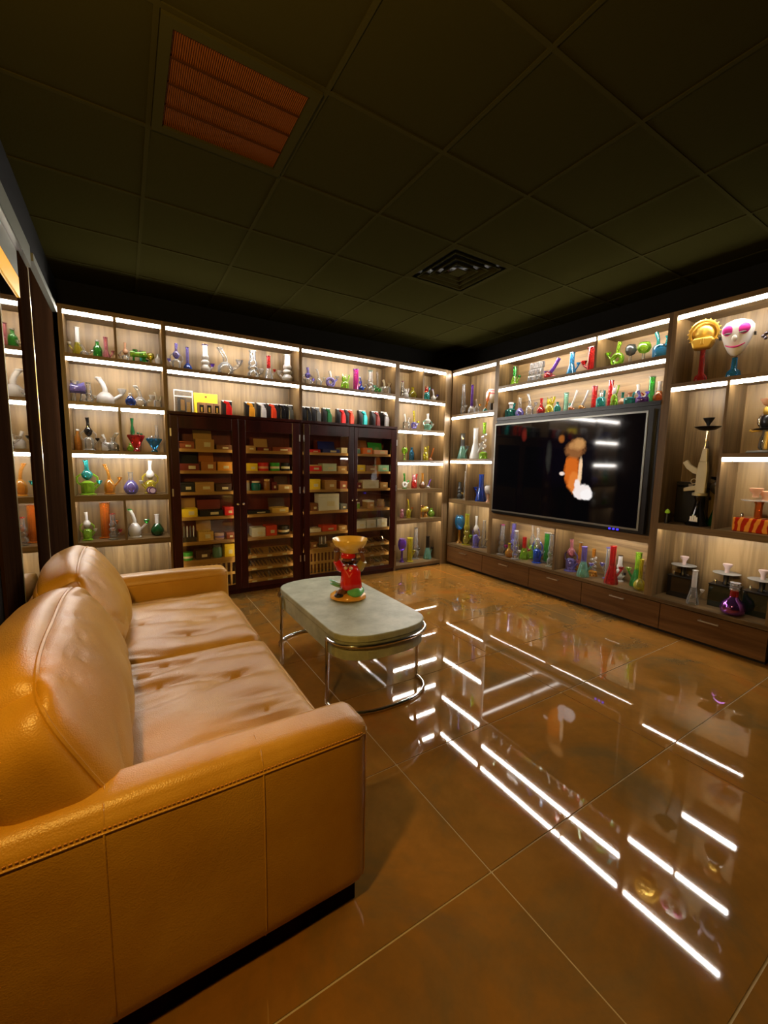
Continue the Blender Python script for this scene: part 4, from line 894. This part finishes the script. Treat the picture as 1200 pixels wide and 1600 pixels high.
for zz, r in prof:
    for k in range(K+1):
        th = PI*k/K; v.append((-.096*r*math.cos(th), -.08*(r**.7)*math.sin(th), .285+zz*.25))
for i in range(len(prof)-1):
    for k in range(K): f.append((i*(K+1)+k, i*(K+1)+k+1, (i+1)*(K+1)+k+1, (i+1)*(K+1)+k))
n = len(v); v += [(p[0]*.93, p[1]*.9+.004, p[2]) for p in v]; f += [tuple(q+n for q in reversed(a)) for a in f]
g.add(v, f); obj('face', g, paint('white'), t, True)
for q in (-1, 1):
    g = G(); g.ell((q*.042, -.062, .332), .038, .021, .038, 16, 8); obj('eye_patch', g, paint((.75, .02, .35)), t, True)
    g = G(); g.ell((q*.042, -.079, .305), .022, .007, .007, 10, 6); obj('eye_hole', g, paint('smoke'), t, True)
    g = G(); g.box(q*.098-.006, q*.098+.006, -.012, .012, .29, .31); obj('strap_clip', g, M_SATINK, t)
g = G(); g.ell((0, -.084, .268), .016, .02, .024, 12, 7); obj('nose', g, paint('white'), t, True)
g = G(); g.tube([(.055*a, -.068+.02*abs(a)**1.5, .212+.022*a*a) for a in [x/5-1 for x in range(11)]], [.003+.004*(1-abs(x/5-1)) for x in range(11)], 6); obj('mouth', g, paint((.75, .04, .25)), t, True)
t = tag(root('dark_mask', (XR+.14, 1.06, z), -PI/2), 'dark metallic horned mask at right end of top shelf', 'mask')
mask_stand(t, 'smoke', .12)
g = G(); g.ell((0, 0, .25), .09, .085, .13, 18, 12); obj('head', g, plain('gunmetal', (.06, .045, .06), .3, .7), t, True)
for k in range(10):
    th = k*.63; zz = .18+.015*k; g = G(); g.ell((-.03+.075*math.cos(th), -.06, zz), .012, .014, .012, 8, 5); obj('stud', g, plain('gunmetal_light', (.25, .22, .26), .25, .8), t, True)
for q in (-1, 1): g = G(); g.tube([(q*.05, 0, .35), (q*.075, -.01, .4), (q*.07, -.02, .43)], [.02, .012, .003], 8); obj('horn', g, plain('gunmetal', (.06, .045, .06), .3, .7), t, True)

# ------------------------------------------------------------------ hookahs
M_CREAMGOLD = plain('champagne_metal', (.62, .55, .36), .35, .5)
M_STONE = plain('terracotta_grey', (.5, .38, .36), .6)
def tray_bowl(t, z, r=.06, mat=None, bm=None, bz=None):
    mat = mat or M_SATINK
    g = G(); g.lathe([(.012, z), (r*.7, z+.004), (r, z+.022), (r*.96, z+.024), (r*.65, z+.008), (.01, z+.008)], 20); obj('tray', g, mat, t, True)
    zb = bz or z+.01
    g = G(); g.lathe([(.01, zb), (.012, zb+.022), (.026, zb+.05), (.028, zb+.055), (.022, zb+.054), (.01, zb+.03)], 16); obj('clay_bowl', g, bm or M_SATINK, t, True)
ya = along('R', 1093, 1.1, .14)
t = tag(root('rifle_hookah', (XR+.13, ya, .9085), -PI/2), 'tall hookah with cream rifle-shaped stem on black glass base', 'hookah')
g = G(); g.lathe([(.075, 0), (.078, .006), (.06, .03), (.045, .09), (.03, .15), (.025, .2), (.034, .22), (.034, .235)], 20); b = obj('glass_base', g, gm('black'), t, True)
g = G()
for x, w_, h_ in ((-.02, .012, .03), (-.006, .01, .042), (.008, .012, .036), (.02, .01, .024)): g.box(x-w_/2, x+w_/2, -.0635, -.0605, .045, .045+h_)
g.box(-.028, .027, -.0645, -.0625, .035, .046); obj('white_emblem', g, paint('white'), b)
g = G(); g.lathe([(.05, .236), (.05, .255), (.032, .262)], 16); obj('collar', g, M_CREAMGOLD, t, True)
g = G().xz([(-.03, .25), (.035, .25), (.04, .44), (.032, .5), (-.022, .5), (-.032, .42)], -.018, .018); obj('receiver', g, M_CREAMGOLD, t, bevel=.004)
g = G().xz([(-.03, .4), (-.06, .41), (-.105, .445), (-.135, .49), (-.105, .512), (-.08, .475), (-.03, .445)], -.013, .013); obj('magazine', g, M_CREAMGOLD, t, bevel=.003)
g = G().xz([(-.03, .275), (-.11, .262), (-.112, .29), (-.03, .315)], -.014, .014); obj('grip', g, M_CREAMGOLD, t, bevel=.004)
g = G(); g.torus((-.048, 0, .345), .02, .004, 'y', 14, 5); obj('trigger_guard', g, M_CREAMGOLD, t, True)
g = G().xz([(-.02, .5), (.03, .5), (.024, .6), (-.006, .6)], -.016, .016); obj('handguard', g, M_CREAMGOLD, t, bevel=.004)
g = G(); g.tube([(.002, 0, .6), (.008, 0, .74)], [.009, .006], 8); obj('barrel', g, M_CHROME, t, True)
g = G(); g.tube([(.02, 0, .6), (.018, 0, .66)], .005, 6); obj('gas_tube', g, M_CHROME, t, True)
g = G(); g.lathe([(.012, .735), (.05, .742), (.085, .765), (.08, .768), (.045, .752), (.01, .75)], 20, (.008, 0, 0)); obj('tray', g, M_SATINK, t, True)
g = G(); g.lathe([(.01, .775), (.014, .79), (.035, .825), (.036, .832), (.028, .832), (.008, .8)], 16, (.008, 0, 0)); obj('clay_bowl', g, M_SATINK, t, True)
g = G(); g.tube([(.008, 0, .745), (.008, 0, .78)], .008, 8); obj('bowl_stem', g, M_SATINK, t, True)
t = tag(root('storage_case', (XR+.225, 1.56, .9085), -PI/2), 'black storage case at back of tall bay', 'case')
obj('case_body', G().box(-.105, .105, 0, .08, 0, .3), M_SATINK, t, bevel=.01); obj('case_lid', G().box(-.106, .106, -.002, .082, .302, .335), M_SATINK, t, bevel=.006); obj('latch', G().box(-.015, .015, -.006, -.002, .28, .32), M_STEEL, t)
t = tag(root('ball_hookah', (XR+.25, 1.38, .9085), -PI/2), 'dark hookah with silver ball behind the rifle hookah', 'hookah')
g = G(); g.lathe([(.05, 0), (.052, .01), (.04, .06), (.02, .13), (.018, .24)], 16); obj('glass_base', g, gm('dkgreen'), t, True)
g = G(); g.ell((0, 0, .3), .055, .055, .055, 16, 10); obj('silver_ball', g, M_STEEL, t, True)
g = G(); g.lathe([(.02, .355), (.055, .37), (.06, .385), (.02, .38)], 16); obj('tray', g, M_SATINK, t, True)
t = tag(root('green_tip_pipe', (XR+.05, along('R', 1043, 1.0, .05), .9085), -PI/2), 'small black pipe with lime tip in tall bay', 'pipe')
g = G(); g.lathe([(.015, 0), (.016, .02), (.008, .05), (.006, .075)], 10); obj('body', g, M_SATINK, t, True); g = G(); g.lathe([(.006, .075), (.02, .085), (.018, .1), (.004, .115)], 10); obj('tip', g, paint('lime'), t, True)

def hookah_gold():
    t = tag(root('ring_hookah', (XR+.13, 1.09, 1.4675), -PI/2), 'gold and black ring hookah with white bowl at right edge', 'hookah')
    g = G(); g.lathe([(.1, 0), (.11, .006), (.1, .02), (.03, .022)], 24); obj('foot_plate', g, plain('grey_plate', (.2, .2, .18), .4), t, True)
    g = G(); g.lathe([(.03, .022), (.045, .04), (.042, .1), (.03, .13), (.03, .16)], 18); obj('clear_column', g, gm('clear'), t, True)
    g = G(); g.lathe([(.02, .022), (.02, .15)], 12); obj('gold_core', g, M_GOLD, t, True)
    g = G(); g.lathe([(.03, .16), (.075, .165), (.08, .172), (.03, .178)], 20); obj('black_tray', g, M_SATINK, t, True)
    g = G(); g.torus((0, 0, .225), .055, .012, 'y', 24, 8); obj('chrome_ring', g, M_CHROME, t, True)
    g = G(); g.lathe([(.04, .178), (.05, .2), (.05, .24), (.03, .265)], 16); obj('black_body', g, M_SATINK, t, True)
    g = G(); g.lathe([(.03, .266), (.04, .28), (.04, .31), (.026, .325)], 14); obj('gold_band', g, M_GOLD, t, True)
    g = G(); g.lathe([(.026, .325), (.045, .34), (.062, .375), (.055, .375), (.02, .345)], 18); obj('clay_bowl', g, paint('peach'), t, True)
    g = G(); g.tube([(-.03, 0, .165), (-.085, -.01, .155), (-.1, -.01, .165)], .007, 7); obj('hose_port', g, M_GOLD, t, True)
hookah_gold()
t = tag(root('orange_hookah', (XR+.13, 1.09, .9085), -PI/2), 'orange hookah on patterned red box base at right edge', 'hookah')
mt, nt, out = new_mat('red_amber_swirl')
tc = N(nt, 'ShaderNodeTexCoord'); wv = N(nt, 'ShaderNodeTexWave', {'Vector': tc.outputs['Object'], 'Scale': 6.0, 'Distortion': 7.0, 'Detail': 3.0}); cr = N(nt, 'ShaderNodeValToRGB', {0: wv.outputs[1]})
cr.color_ramp.elements[0].color = (.45, .015, .005, 1); cr.color_ramp.elements[1].color = (.85, .32, .04, 1); cr.color_ramp.elements[0].position = .45; cr.color_ramp.elements[1].position = .7
p_ = N(nt, 'ShaderNodeBsdfPrincipled', {'Base Color': cr.outputs[0], 'Roughness': .15}); nt.links.new(p_.outputs[0], out.inputs[0])
obj('box_base', G().box(-.12, .12, -.07, .07, 0, .1), mt, t, bevel=.008)
g = G(); g.lathe([(.02, .1), (.022, .11), (.022, .2), (.03, .22)], 14); obj('column', g, gm('orange'), t, True)
g = G(); g.lathe([(.02, .222), (.1, .225), (.105, .23), (.02, .232)], 24); obj('clear_tray', g, gm('clear'), t, True)
for q, zz in ((-.02, .0), (.025, -.02)): g = G(); g.lathe([(.02, .235), (.018, .255), (.035, .28), (.04, .3), (.03, .3), (.015, .27)], 16, (q, q*.8, zz+.015)); obj('clay_bowl', g, paint('peach'), t, True)
g = G(); g.lathe([(.008, .1), (.01, .125), (.004, .135)], 8, (-.08, -.03, 0)); obj('valve', g, M_CHROME, t, True)
for k, (u, nm) in enumerate(((1064, 'leftmost'), (1131, 'middle'), (1192, 'rightmost'))):
    yy = along('R', u, .5, .19); yy = max(yy, 1.045)
    t = tag(root('box_hookah', (XR+.23, yy, .2885), -PI/2), '%s of three black box hookahs with round grey tray' % nm, 'hookah', 'black box hookahs on bottom shelf')
    obj('box_base', G().box(-.085, .085, -.065, .065, 0, .17), glass((.01, .02, .012), .85) if k != 0 else gm('black'), t, bevel=.004)
    obj('top_plate', G().box(-.088, .088, -.068, .068, .171, .178), M_SATINK, t)
    g = G(); g.lathe([(.022, .178), (.022, .19), (.016, .2), (.02, .26)], 12); obj('column', g, M_SATINK, t, True)
    g = G(); g.lathe([(.02, .26), (.086, .264), (.088, .268), (.02, .27)], 26); obj('tray', g, plain('grey_plate', (.2, .2, .18), .4), t, True)
    g = G(); g.lathe([(.014, .27), (.014, .29), (.016, .305), (.03, .33), (.03, .34), (.02, .338)], 16); obj('clay_bowl', g, M_STONE, t, True)
    g = G(); g.lathe([(.008, .178), (.009, .205), (.004, .212)], 8, (-.055, -.03, 0)); obj('valve', g, M_CHROME, t, True)
    g = G(); g.tube([(.02, -.02, .195), (.055, -.045, .2)], .007, 7); obj('hose_port', g, M_CHROME, t, True)
yy = along('R', 1147, .4, .09)
t = tag(root('chrome_bulb_vase', (XR+.08, yy, .2885), -PI/2), 'iridescent purple bulb vase with ribbed clear neck on bottom shelf', 'vase')
g = G(); g.lathe([(.05, 0), (.07, .015), (.078, .05), (.066, .09), (.035, .12), (.026, .135)], 22); obj('bulb', g, plain('iridescent', (.35, .12, .55), .08, .95), t, True)
g = G(); g.lathe([(.026, .135), (.024, .18)], 14); obj('neck', g, gm('red'), t, True)
g = G(); g.lathe([(.026, .18), (.032, .188), (.026, .196), (.032, .204), (.026, .212), (.032, .22), (.028, .232), (.034, .24)], 14); obj('ribbed_collar', g, gm('clear'), t, True)

# ------------------------------------------------------------------ sofa
def leather(name, c1, c2, bump=.25):
    mt, nt, out = new_mat(name)
    tc = N(nt, 'ShaderNodeTexCoord')
    n1 = N(nt, 'ShaderNodeTexNoise', {'Vector': tc.outputs['Object'], 'Scale': 3.0, 'Detail': 5, 'Roughness': .6})
    cr = N(nt, 'ShaderNodeValToRGB', {0: n1.outputs[0]}); e = cr.color_ramp.elements; e[0].position = .35; e[0].color = c4(c1); e[1].position = .68; e[1].color = c4(c2)
    v = N(nt, 'ShaderNodeTexVoronoi', {'Vector': tc.outputs['Object'], 'Scale': 260.0})
    n2 = N(nt, 'ShaderNodeTexNoise', {'Vector': tc.outputs['Object'], 'Scale': 16.0, 'Detail': 4})
    a = N(nt, 'ShaderNodeMath', {0: n2.outputs[0], 1: 2.0, 2: v.outputs[0]}, operation='MULTIPLY_ADD')
    bp = N(nt, 'ShaderNodeBump', {'Strength': bump, 'Distance': .002, 'Height': a.outputs[0]})
    p = N(nt, 'ShaderNodeBsdfPrincipled', {'Base Color': cr.outputs[0], 'Roughness': .4, 'Specular IOR Level': .55, 'Normal': bp.outputs[0]})
    nt.links.new(p.outputs[0], out.inputs[0]); return mt
M_LEA = leather('caramel_leather', (.42, .2, .015), (.54, .29, .038))
M_SEAM = plain('seam_thread', (.5, .22, .05), .5)
def rbox(sx, sy, sz, r, n=10, bulge=(0, 0, 0), fn=None, sq=0):
    """rounded box centred on the origin, faces bulged, optional displacement fn(p, normal) -> offset"""
    g = G(); H = Vector((sx/2, sy/2, sz/2)); idx = {}; v = []; f = []
    def surf(p):
        py, pz = p[1]*math.sqrt(1-sq*p[2]**4), p[2]*math.sqrt(1-sq*p[1]**4)
        q = Vector((p[0]*H.x, p[1]*H.y, p[2]*H.z)); c = Vector([max(-(H[i]-r), min(H[i]-r, q[i])) for i in range(3)])
        dl = q-c
        if dl.length > 1e-9: nn = dl.normalized(); q = c+nn*r
        else: nn = Vector((0, 0, 1))
        u = [abs(t) for t in p]
        for i in range(3):
            if bulge[i]:
                j, k2 = (i+1) % 3, (i+2) % 3
                q[i] += math.copysign(bulge[i], p[i])*abs(p[i])*(1-u[j]**2.4)*(1-u[k2]**2.4)
        if sq and abs(p[1]) > 1e-6 and abs(p[2]) > 1e-6: q.y *= py/p[1]; q.z *= pz/p[2]
        if fn: q = q+fn(q, nn, p)
        return q
    def vert(p):
        k = tuple(round(c, 5) for c in p)
        if k not in idx: idx[k] = len(v); v.append(surf(p))
        return idx[k]
    ts = [-math.cos(PI*i/n)*.35+.65*(2*i/n-1) for i in range(n+1)]
    for ax in range(3):
        for sgn in (-1, 1):
            for i in range(n):
                for j in range(n):
                    q = []
                    for (a, b) in ((i, j), (i+1, j), (i+1, j+1), (i, j+1)):
                        p = [0, 0, 0]; p[ax] = sgn; p[(ax+1) % 3] = ts[a]; p[(ax+2) % 3] = ts[b]; q.append(vert(p))
                    f.append(tuple(q) if sgn > 0 else tuple(reversed(q)))
    g.add(v, f); g.surf = surf; return g
def shift(g, d): g.v = [(p[0]+d[0], p[1]+d[1], p[2]+d[2]) for p in g.v]; return g
SX, SY = .08, 2.07
sofa = tag(root('leather_sofa', (SX, SY, 0)), 'caramel brown leather two-seat sofa with loose cushions', 'sofa')
Yn, Yf, XB, XF = .988, 3.15, -.415, .585
def S(x, y, z): return (x-SX, y-SY, z)
AW = .16
def arm(y0, y1, nm='arm'):
    def fn(q, nn, p):
        k = noise.noise(Vector((q.x*4+y0*7, q.z*5, y0*3)))*.004
        return Vector((0, nn.y*k, abs(nn.z)*k*.8))
    g = rbox(XF-XB, y1-y0, .545, .045, 22, (.004, .006, .012), fn); d = Vector(S((XF+XB)/2, (y0+y1)/2, .06+.2725))
    o = obj(nm, shift(g, d), M_LEA, sofa, True); return o, (lambda *p: tuple(g.surf(p)+d))
(a1, m1), (a2, m2) = arm(Yn, Yn+AW), arm(Yf-AW, Yf)
def seam(pts, r, par, nm='seam'): return obj(nm, G().tube(pts, r, 6), M_LEA, par, True)
seam([m1(-.97+1.94*k/30, -1, .84) for k in range(31)], .0028, a1)
for x in (-.32, .36): seam([m1(x, -1, -.97+.15*k) for k in range(13)]+[m1(x, -1, .95), m1(x, -1, 1), m1(x, -.7, 1), m1(x, 0, 1), m1(x, .8, 1)], .0024, a1)
seam([m1(1, -1, -.95+1.9*k/14) for k in range(15)], .003, a1)
seam([m1(1, -1+2*k/12, .84) for k in range(13)], .0028, a1)
g = G()
for k in range(100):
    q = m1(-.95+1.9*k/100, -1, .875); g.box(q[0], q[0]+.0055, q[1]-.0022, q[1]+.002, q[2]-.001, q[2]+.001)
o = obj('stitching', g, M_SEAM, a1); o['kind'] = 'stuff'
seam([m2(-.4+1.38*k/20, -1, .84) for k in range(21)], .0028, a2); seam([m2(1, -1, -.95+1.9*k/14) for k in range(15)], .003, a2)
# base, back and feet
obj('seat_base', shift(rbox(XF-XB-.02, Yf-Yn-2*AW+.01, .24, .02, 8), S((XF+XB)/2, SY, .06+.12)), M_LEA, sofa, True)
obj('sofa_back', shift(rbox(.11, Yf-Yn-2*AW+.01, .66, .045, 14, (.0, 0, .01)), S(XB+.057, SY, .06+.33)), M_LEA, sofa, True)
obj('plinth', G().box(XB+.04-SX, XF-.035-SX, Yn+.03-SY, Yf-.03-SY, 0, .062), M_DARKWOOD, sofa)
# seat cushions with gathered folds
ysm = (Yn+AW+Yf-AW)/2
def seat_cushion(y0, y1, seed):
    L = y1-y0
    def fn(q, nn, p):
        if nn.z < .2 or p[2] < .3: return Vector((0, 0, 0))
        yy = q.y; xx = q.x
        w = noise.noise(Vector((xx*2.2+seed, yy*2.0, 5)))*.09
        t_ = (yy+w+xx*.12)*16+seed
        rid = (1-abs(math.sin(t_)))**2.2
        rid2 = (1-abs(math.sin((yy-w*.8-xx*.2)*11+seed*2)))**4
        msk = max(0, noise.noise(Vector((xx*3+seed*3, yy*4, 1)))+.35)*max(0, 1-abs(p[0])**4)*max(0, 1-abs(p[1])**6)
        return Vector((0, 0, -.036*rid*msk-.03*rid2*msk+.011*noise.noise(Vector((xx*5, yy*5, seed)))))
    g = rbox(.7, L, .17, .055, 46, (.012, .004, .022), fn)
    c = obj('seat_cushion', shift(g, S(.215, (y0+y1)/2, .295+.085)), M_LEA, sofa, True)
    d = Vector(S(.215, (y0+y1)/2, .295+.085))
    for zz in (-1, 1): obj('piping', G().tube([tuple(g.surf((1, -.96+1.92*k/40, zz))+d) for k in range(41)], .005, 6), M_LEA, c, True)
    return c
seat_cushion(Yn+AW+.005, ysm-.003, 1.3); seat_cushion(ysm+.003, Yf-AW-.005, 4.1)
def back_cushion(y0, y1, seed, lean):
    L = y1-y0; TH = .2; HH = .44
    def fn(q, nn, p):
        k = noise.noise(Vector((q.y*4+seed, q.z*3, q.x*3)))*.012
        e = max(0, 1-abs(p[2])**6)*max(0, 1-abs(p[1])**8)
        w = noise.noise(Vector((q.y*3, q.z*3, seed)))
        r1 = (1-abs(math.sin(q.z*10+q.y*7+w*3+seed)))**5*abs(p[1])**2
        r2 = (1-abs(math.sin(q.y*21+q.z*9+w*4+seed)))**5*max(0, p[2])**1.5
        r3 = (1-abs(math.sin(q.y*17-q.z*8+w*3+seed*2)))**5*max(0, -p[2])**1.5
        wr = -(.035*r1+.026*r2+.034*r3)*e
        return Vector((nn.x*(k+wr), 0, nn.z*(k*.6)))
    g = rbox(TH, L, HH, .06, 44, (.055, .01, .03), fn, .3)
    rot = Matrix.Rotation(-lean, 3, 'Y'); sl, cl = math.sin(lean), math.cos(lean)
    base = Vector(S(-.005-sl*HH/2-cl*TH/2, (y0+y1)/2, .5+cl*HH/2-sl*TH/2))
    tf = lambda p: tuple(rot @ Vector(p)+base)
    g.v = [tf(p) for p in g.v]
    c = obj('back_cushion', g, M_LEA, sofa, True)
    for sx in (-1, 1):
        lp = [(sx, -1+2*k/30, 1) for k in range(30)]+[(sx, 1, 1-2*k/16) for k in range(16)]+[(sx, 1-2*k/30, -1) for k in range(30)]+[(sx, -1, -1+2*k/16) for k in range(16)]
        obj('piping', G().tube([tf(g.surf(p)) for p in lp], .006, 6, True), M_LEA, c, True)
    return c
back_cushion(Yn+AW-.1, ysm+.01, .7, math.radians(26)); back_cushion(ysm+.02, Yf-AW+.0, 2.9, math.radians(26))

# ------------------------------------------------------------------ coffee table
def concrete():
    mt, nt, out = new_mat('grey_stone_top'); tc = N(nt, 'ShaderNodeTexCoord')
    n1 = N(nt, 'ShaderNodeTexNoise', {'Vector': tc.outputs['Object'], 'Scale': 7.0, 'Detail': 8, 'Roughness': .65}); cr = N(nt, 'ShaderNodeValToRGB', {0: n1.outputs[0]})
    e = cr.color_ramp.elements; e[0].position = .3; e[0].color = (.25, .26, .18, 1); e[1].position = .7; e[1].color = (.46, .48, .36, 1)
    p = N(nt, 'ShaderNodeBsdfPrincipled', {'Base Color': cr.outputs[0], 'Roughness': .45}); nt.links.new(p.outputs[0], out.inputs[0]); return mt
M_TOP = concrete()
TXc, TYc, TW, TL = 1.215, 2.425, .6, 1.2
table = tag(root('coffee_table', (TXc, TYc, 0)), 'grey stone racetrack coffee table with chrome tube ends', 'table')
def track(w, l, b, n=14):
    pts = []
    for s in (1, -1):
        for k in range(n+1):
            th = PI*k/n; e = .8; cx, sy = math.cos(th), math.sin(th)
            pts.append((s*w/2*math.copysign(abs(cx)**e, cx), s*(l/2-b+b*abs(sy)**e)))
    return pts
obj('table_top', G().prism(track(TW, TL, .2), .4, .44), M_TOP, table, bevel=.006)
obj('apron', G().prism(track(TW-.012, TL-.012, .195), .3, .399), M_TOP, table)
BE = .2
for s in (-1, 1):
    r = .011; w = TW+.02
    def endcurve(z):
        out_ = []
        for k in range(19):
            th = PI*k/18; e = .8; cx, sy = math.cos(th), math.sin(th); out_.append((w/2*math.copysign(abs(cx)**e, cx), s*(TL/2-BE+(BE+.012)*abs(sy)**e), z))
        return out_
    f_ = obj('tube_end', G().tube(endcurve(.385), r, 8), M_CHROME, table, True)
    obj('floor_tube', G().tube(endcurve(.011), r, 8), M_CHROME, table, True)
    for q in (-1, 1): obj('leg', G().tube([(q*w/2, s*(TL/2-BE), .0), (q*w/2, s*(TL/2-BE), .396)], r, 8), M_CHROME, table, True)

# ------------------------------------------------------------------ ceramic figurine on the table
fx, fy, fz = 1.245, 2.44, .4405
t = tag(root('ceramic_figurine', (fx, fy, fz), math.radians(-32)), 'ceramic kneeling figure in red holding a yellow bowl overhead', 'figurine')
def gloss(c, nm): return plain('ceramic_'+nm, c, .18, coat=.3)
g = G(); g.lathe([(.11, 0), (.124, .012), (.12, .03), (.1, .042), (.05, .048), (0, .05)], 28, (0, 0, 0), 1.0, .82); g.v = [(p[0], p[1], p[2]+(.012*noise.noise(Vector((p[0]*25, p[1]*25, 2))) if p[2] > .012 else 0)) for p in g.v]; obj('sand_base', g, gloss((.75, .36, .06), 'sand'), t, True)
def skin_body():
    me = bpy.data.meshes.new('body'); J = {}
    pts = [('pel', (0.02, 0, .075), .048), ('waist', (.02, 0, .13), .043), ('chest', (.015, -.005, .19), .05), ('neck', (.01, -.01, .235), .024), ('head', (.0, -.02, .275), .04), ('crown', (0, -.018, .31), .03),
        ('shl', (-.055, 0, .215), .024), ('ell', (-.078, -.01, .265), .018), ('hal', (-.062, -.005, .335), .016), ('shr', (.078, 0, .215), .024), ('elr', (.1, -.005, .27), .018), ('har', (.085, -.01, .335), .016),
        ('hipl', (-.02, -.01, .065), .035), ('knl', (-.05, -.07, .055), .026), ('ftl', (-.07, -.03, .045), .018), ('hipr', (.055, 0, .065), .035), ('knr', (.07, -.07, .055), .026), ('ftr', (.075, .0, .045), .018)]
    for i, (n_, p, r) in enumerate(pts): J[n_] = i
    E_ = [('pel', 'waist'), ('waist', 'chest'), ('chest', 'neck'), ('neck', 'head'), ('head', 'crown'), ('chest', 'shl'), ('shl', 'ell'), ('ell', 'hal'), ('chest', 'shr'), ('shr', 'elr'), ('elr', 'har'), ('pel', 'hipl'), ('hipl', 'knl'), ('knl', 'ftl'), ('pel', 'hipr'), ('hipr', 'knr'), ('knr', 'ftr')]
    me.from_pydata([p for _, p, _ in pts], [(J[a], J[b]) for a, b in E_], [])
    o = bpy.data.objects.new('body', me); COL.objects.link(o); o.parent = t
    sk = o.modifiers.new('skin', 'SKIN'); o.modifiers.new('sub', 'SUBSURF').levels = 2; o.modifiers['sub'].render_levels = 2; sk.use_smooth_shade = True
    for i, (_, _, r) in enumerate(pts): me.skin_vertices[0].data[i].radius = (r, r)
    me.skin_vertices[0].data[0].use_root = True
    me.materials.append(gloss((.16, .06, .025), 'brown')); return o
skin_body()
g = G(); g.lathe([(.06, .068), (.074, .082), (.07, .12), (.064, .16), (.066, .2), (.052, .226), (.026, .236)], 20, (.018, -.004, 0), 1.02, .95); obj('red_shirt', g, gloss((.62, .012, .01), 'red'), t, True)
g = G(); g.tube([(-.025, -.048, .222), (.0, -.065, .19), (.012, -.0675, .165)], .004, 6); g.tube([(.05, -.043, .222), (.028, -.063, .19), (.012, -.0675, .165)], .004, 6); obj('collar', g, gloss((.8, .15, .1), 'collar'), t, True)
g = G(); g.lathe([(.048, .288), (.05, .3), (.042, .325), (.02, .335)], 16, (0, -.018, 0)); obj('red_cap', g, gloss((.62, .012, .01), 'red'), t, True)
for q in (-1, 1):
    g = G(); g.ell((-.001+q*.015, -.0585, .268), .006, .004, .004, 8, 6); obj('eye', g, gloss((.02, .015, .012), 'dark'), t, True)
    g = G(); g.ell((.006+q*.017, -.066, .226), .013, .01, .011, 10, 6); obj('bow_lobe', g, gloss((.8, .5, .38), 'peach'), t, True)
    sx = -.055 if q < 0 else .078; ex = -.078 if q < 0 else .1
    g = G(); g.tube([(sx*.7, 0, .205), (sx, 0, .215), ((sx+ex)/2, -.005, .24), (ex, -.01, .262)], [.03, .031, .027, .024], 10); obj('sleeve', g, gloss((.62, .012, .01), 'red') if q < 0 else gloss((.3, .22, .05), 'olive'), t, True)
g = G(); g.ell((0, -.064, .245), .012, .016, .012, 10, 6); obj('nose', g, gloss((.16, .06, .025), 'brown'), t, True)
g = G(); g.tube([(-.02, -.055, .235), (0, -.066, .23), (.02, -.055, .236)], .004, 6); obj('mouth', g, gloss((.5, .1, .06), 'lip'), t, True)
g = G(); g.ell((.05, -.055, .06), .055, .045, .032, 14, 8); g.ell((.075, .0, .055), .035, .06, .028, 12, 8); obj('green_trousers', g, gloss((.12, .45, .12), 'green'), t, True)
for k, (dx, dz, rr) in enumerate(((-.085, .1, .9), (-.08, .085, .7))):
    g = G(); g.ell((dx, -.02, dz), .042, .018, .009, 12, 6); g.v = [(p[0], p[1], p[2]-(p[0]+.05)*rr*.5) for p in g.v]; obj('leaf', g, gloss((.2, .5, .32), 'leaf') if k else gloss((.25, .6, .5), 'leaf2'), t, True)
g = G(); g.ell((-.055, -.075, .042), .032, .022, .016, 12, 6); obj('shoe', g, gloss((.02, .012, .01), 'shoe'), t, True)
g = G(); g.lathe([(.05, .318), (.075, .33), (.108, .378), (.118, .405), (.115, .412), (.108, .405), (.092, .372), (.06, .345), (0, .34)], 26, (.01, -.005, 0)); obj('yellow_bowl', g, gloss((.78, .5, .1), 'bowl'), t, True)
for (hx, hy) in ((-.068, -.05), (.09, -.055)):
    for k in range(4):
        g = G(); x = hx+(k-1.5)*.011; g.tube([(x, hy+.02, .33), (x, hy-.014, .348), (x, hy-.024, .366-abs(k-1.4)*.004)], [.0065, .006, .0045], 6); obj('finger', g, gloss((.16, .06, .025), 'brown'), t, True)
    g = G(); g.tube([(hx+.02, hy+.02, .33), (hx+.034, hy-.004, .345)], [.007, .005], 6); obj('thumb', g, gloss((.16, .06, .025), 'brown'), t, True)

dups = [k for k, v in LABELS.items() if len(v) > 1]
if dups: print('DUPLICATE LABELS', dups)
for k in LABELS:
    n_ = len(k.split())
    if not 4 <= n_ <= 16: print('LABEL LENGTH', n_, k)
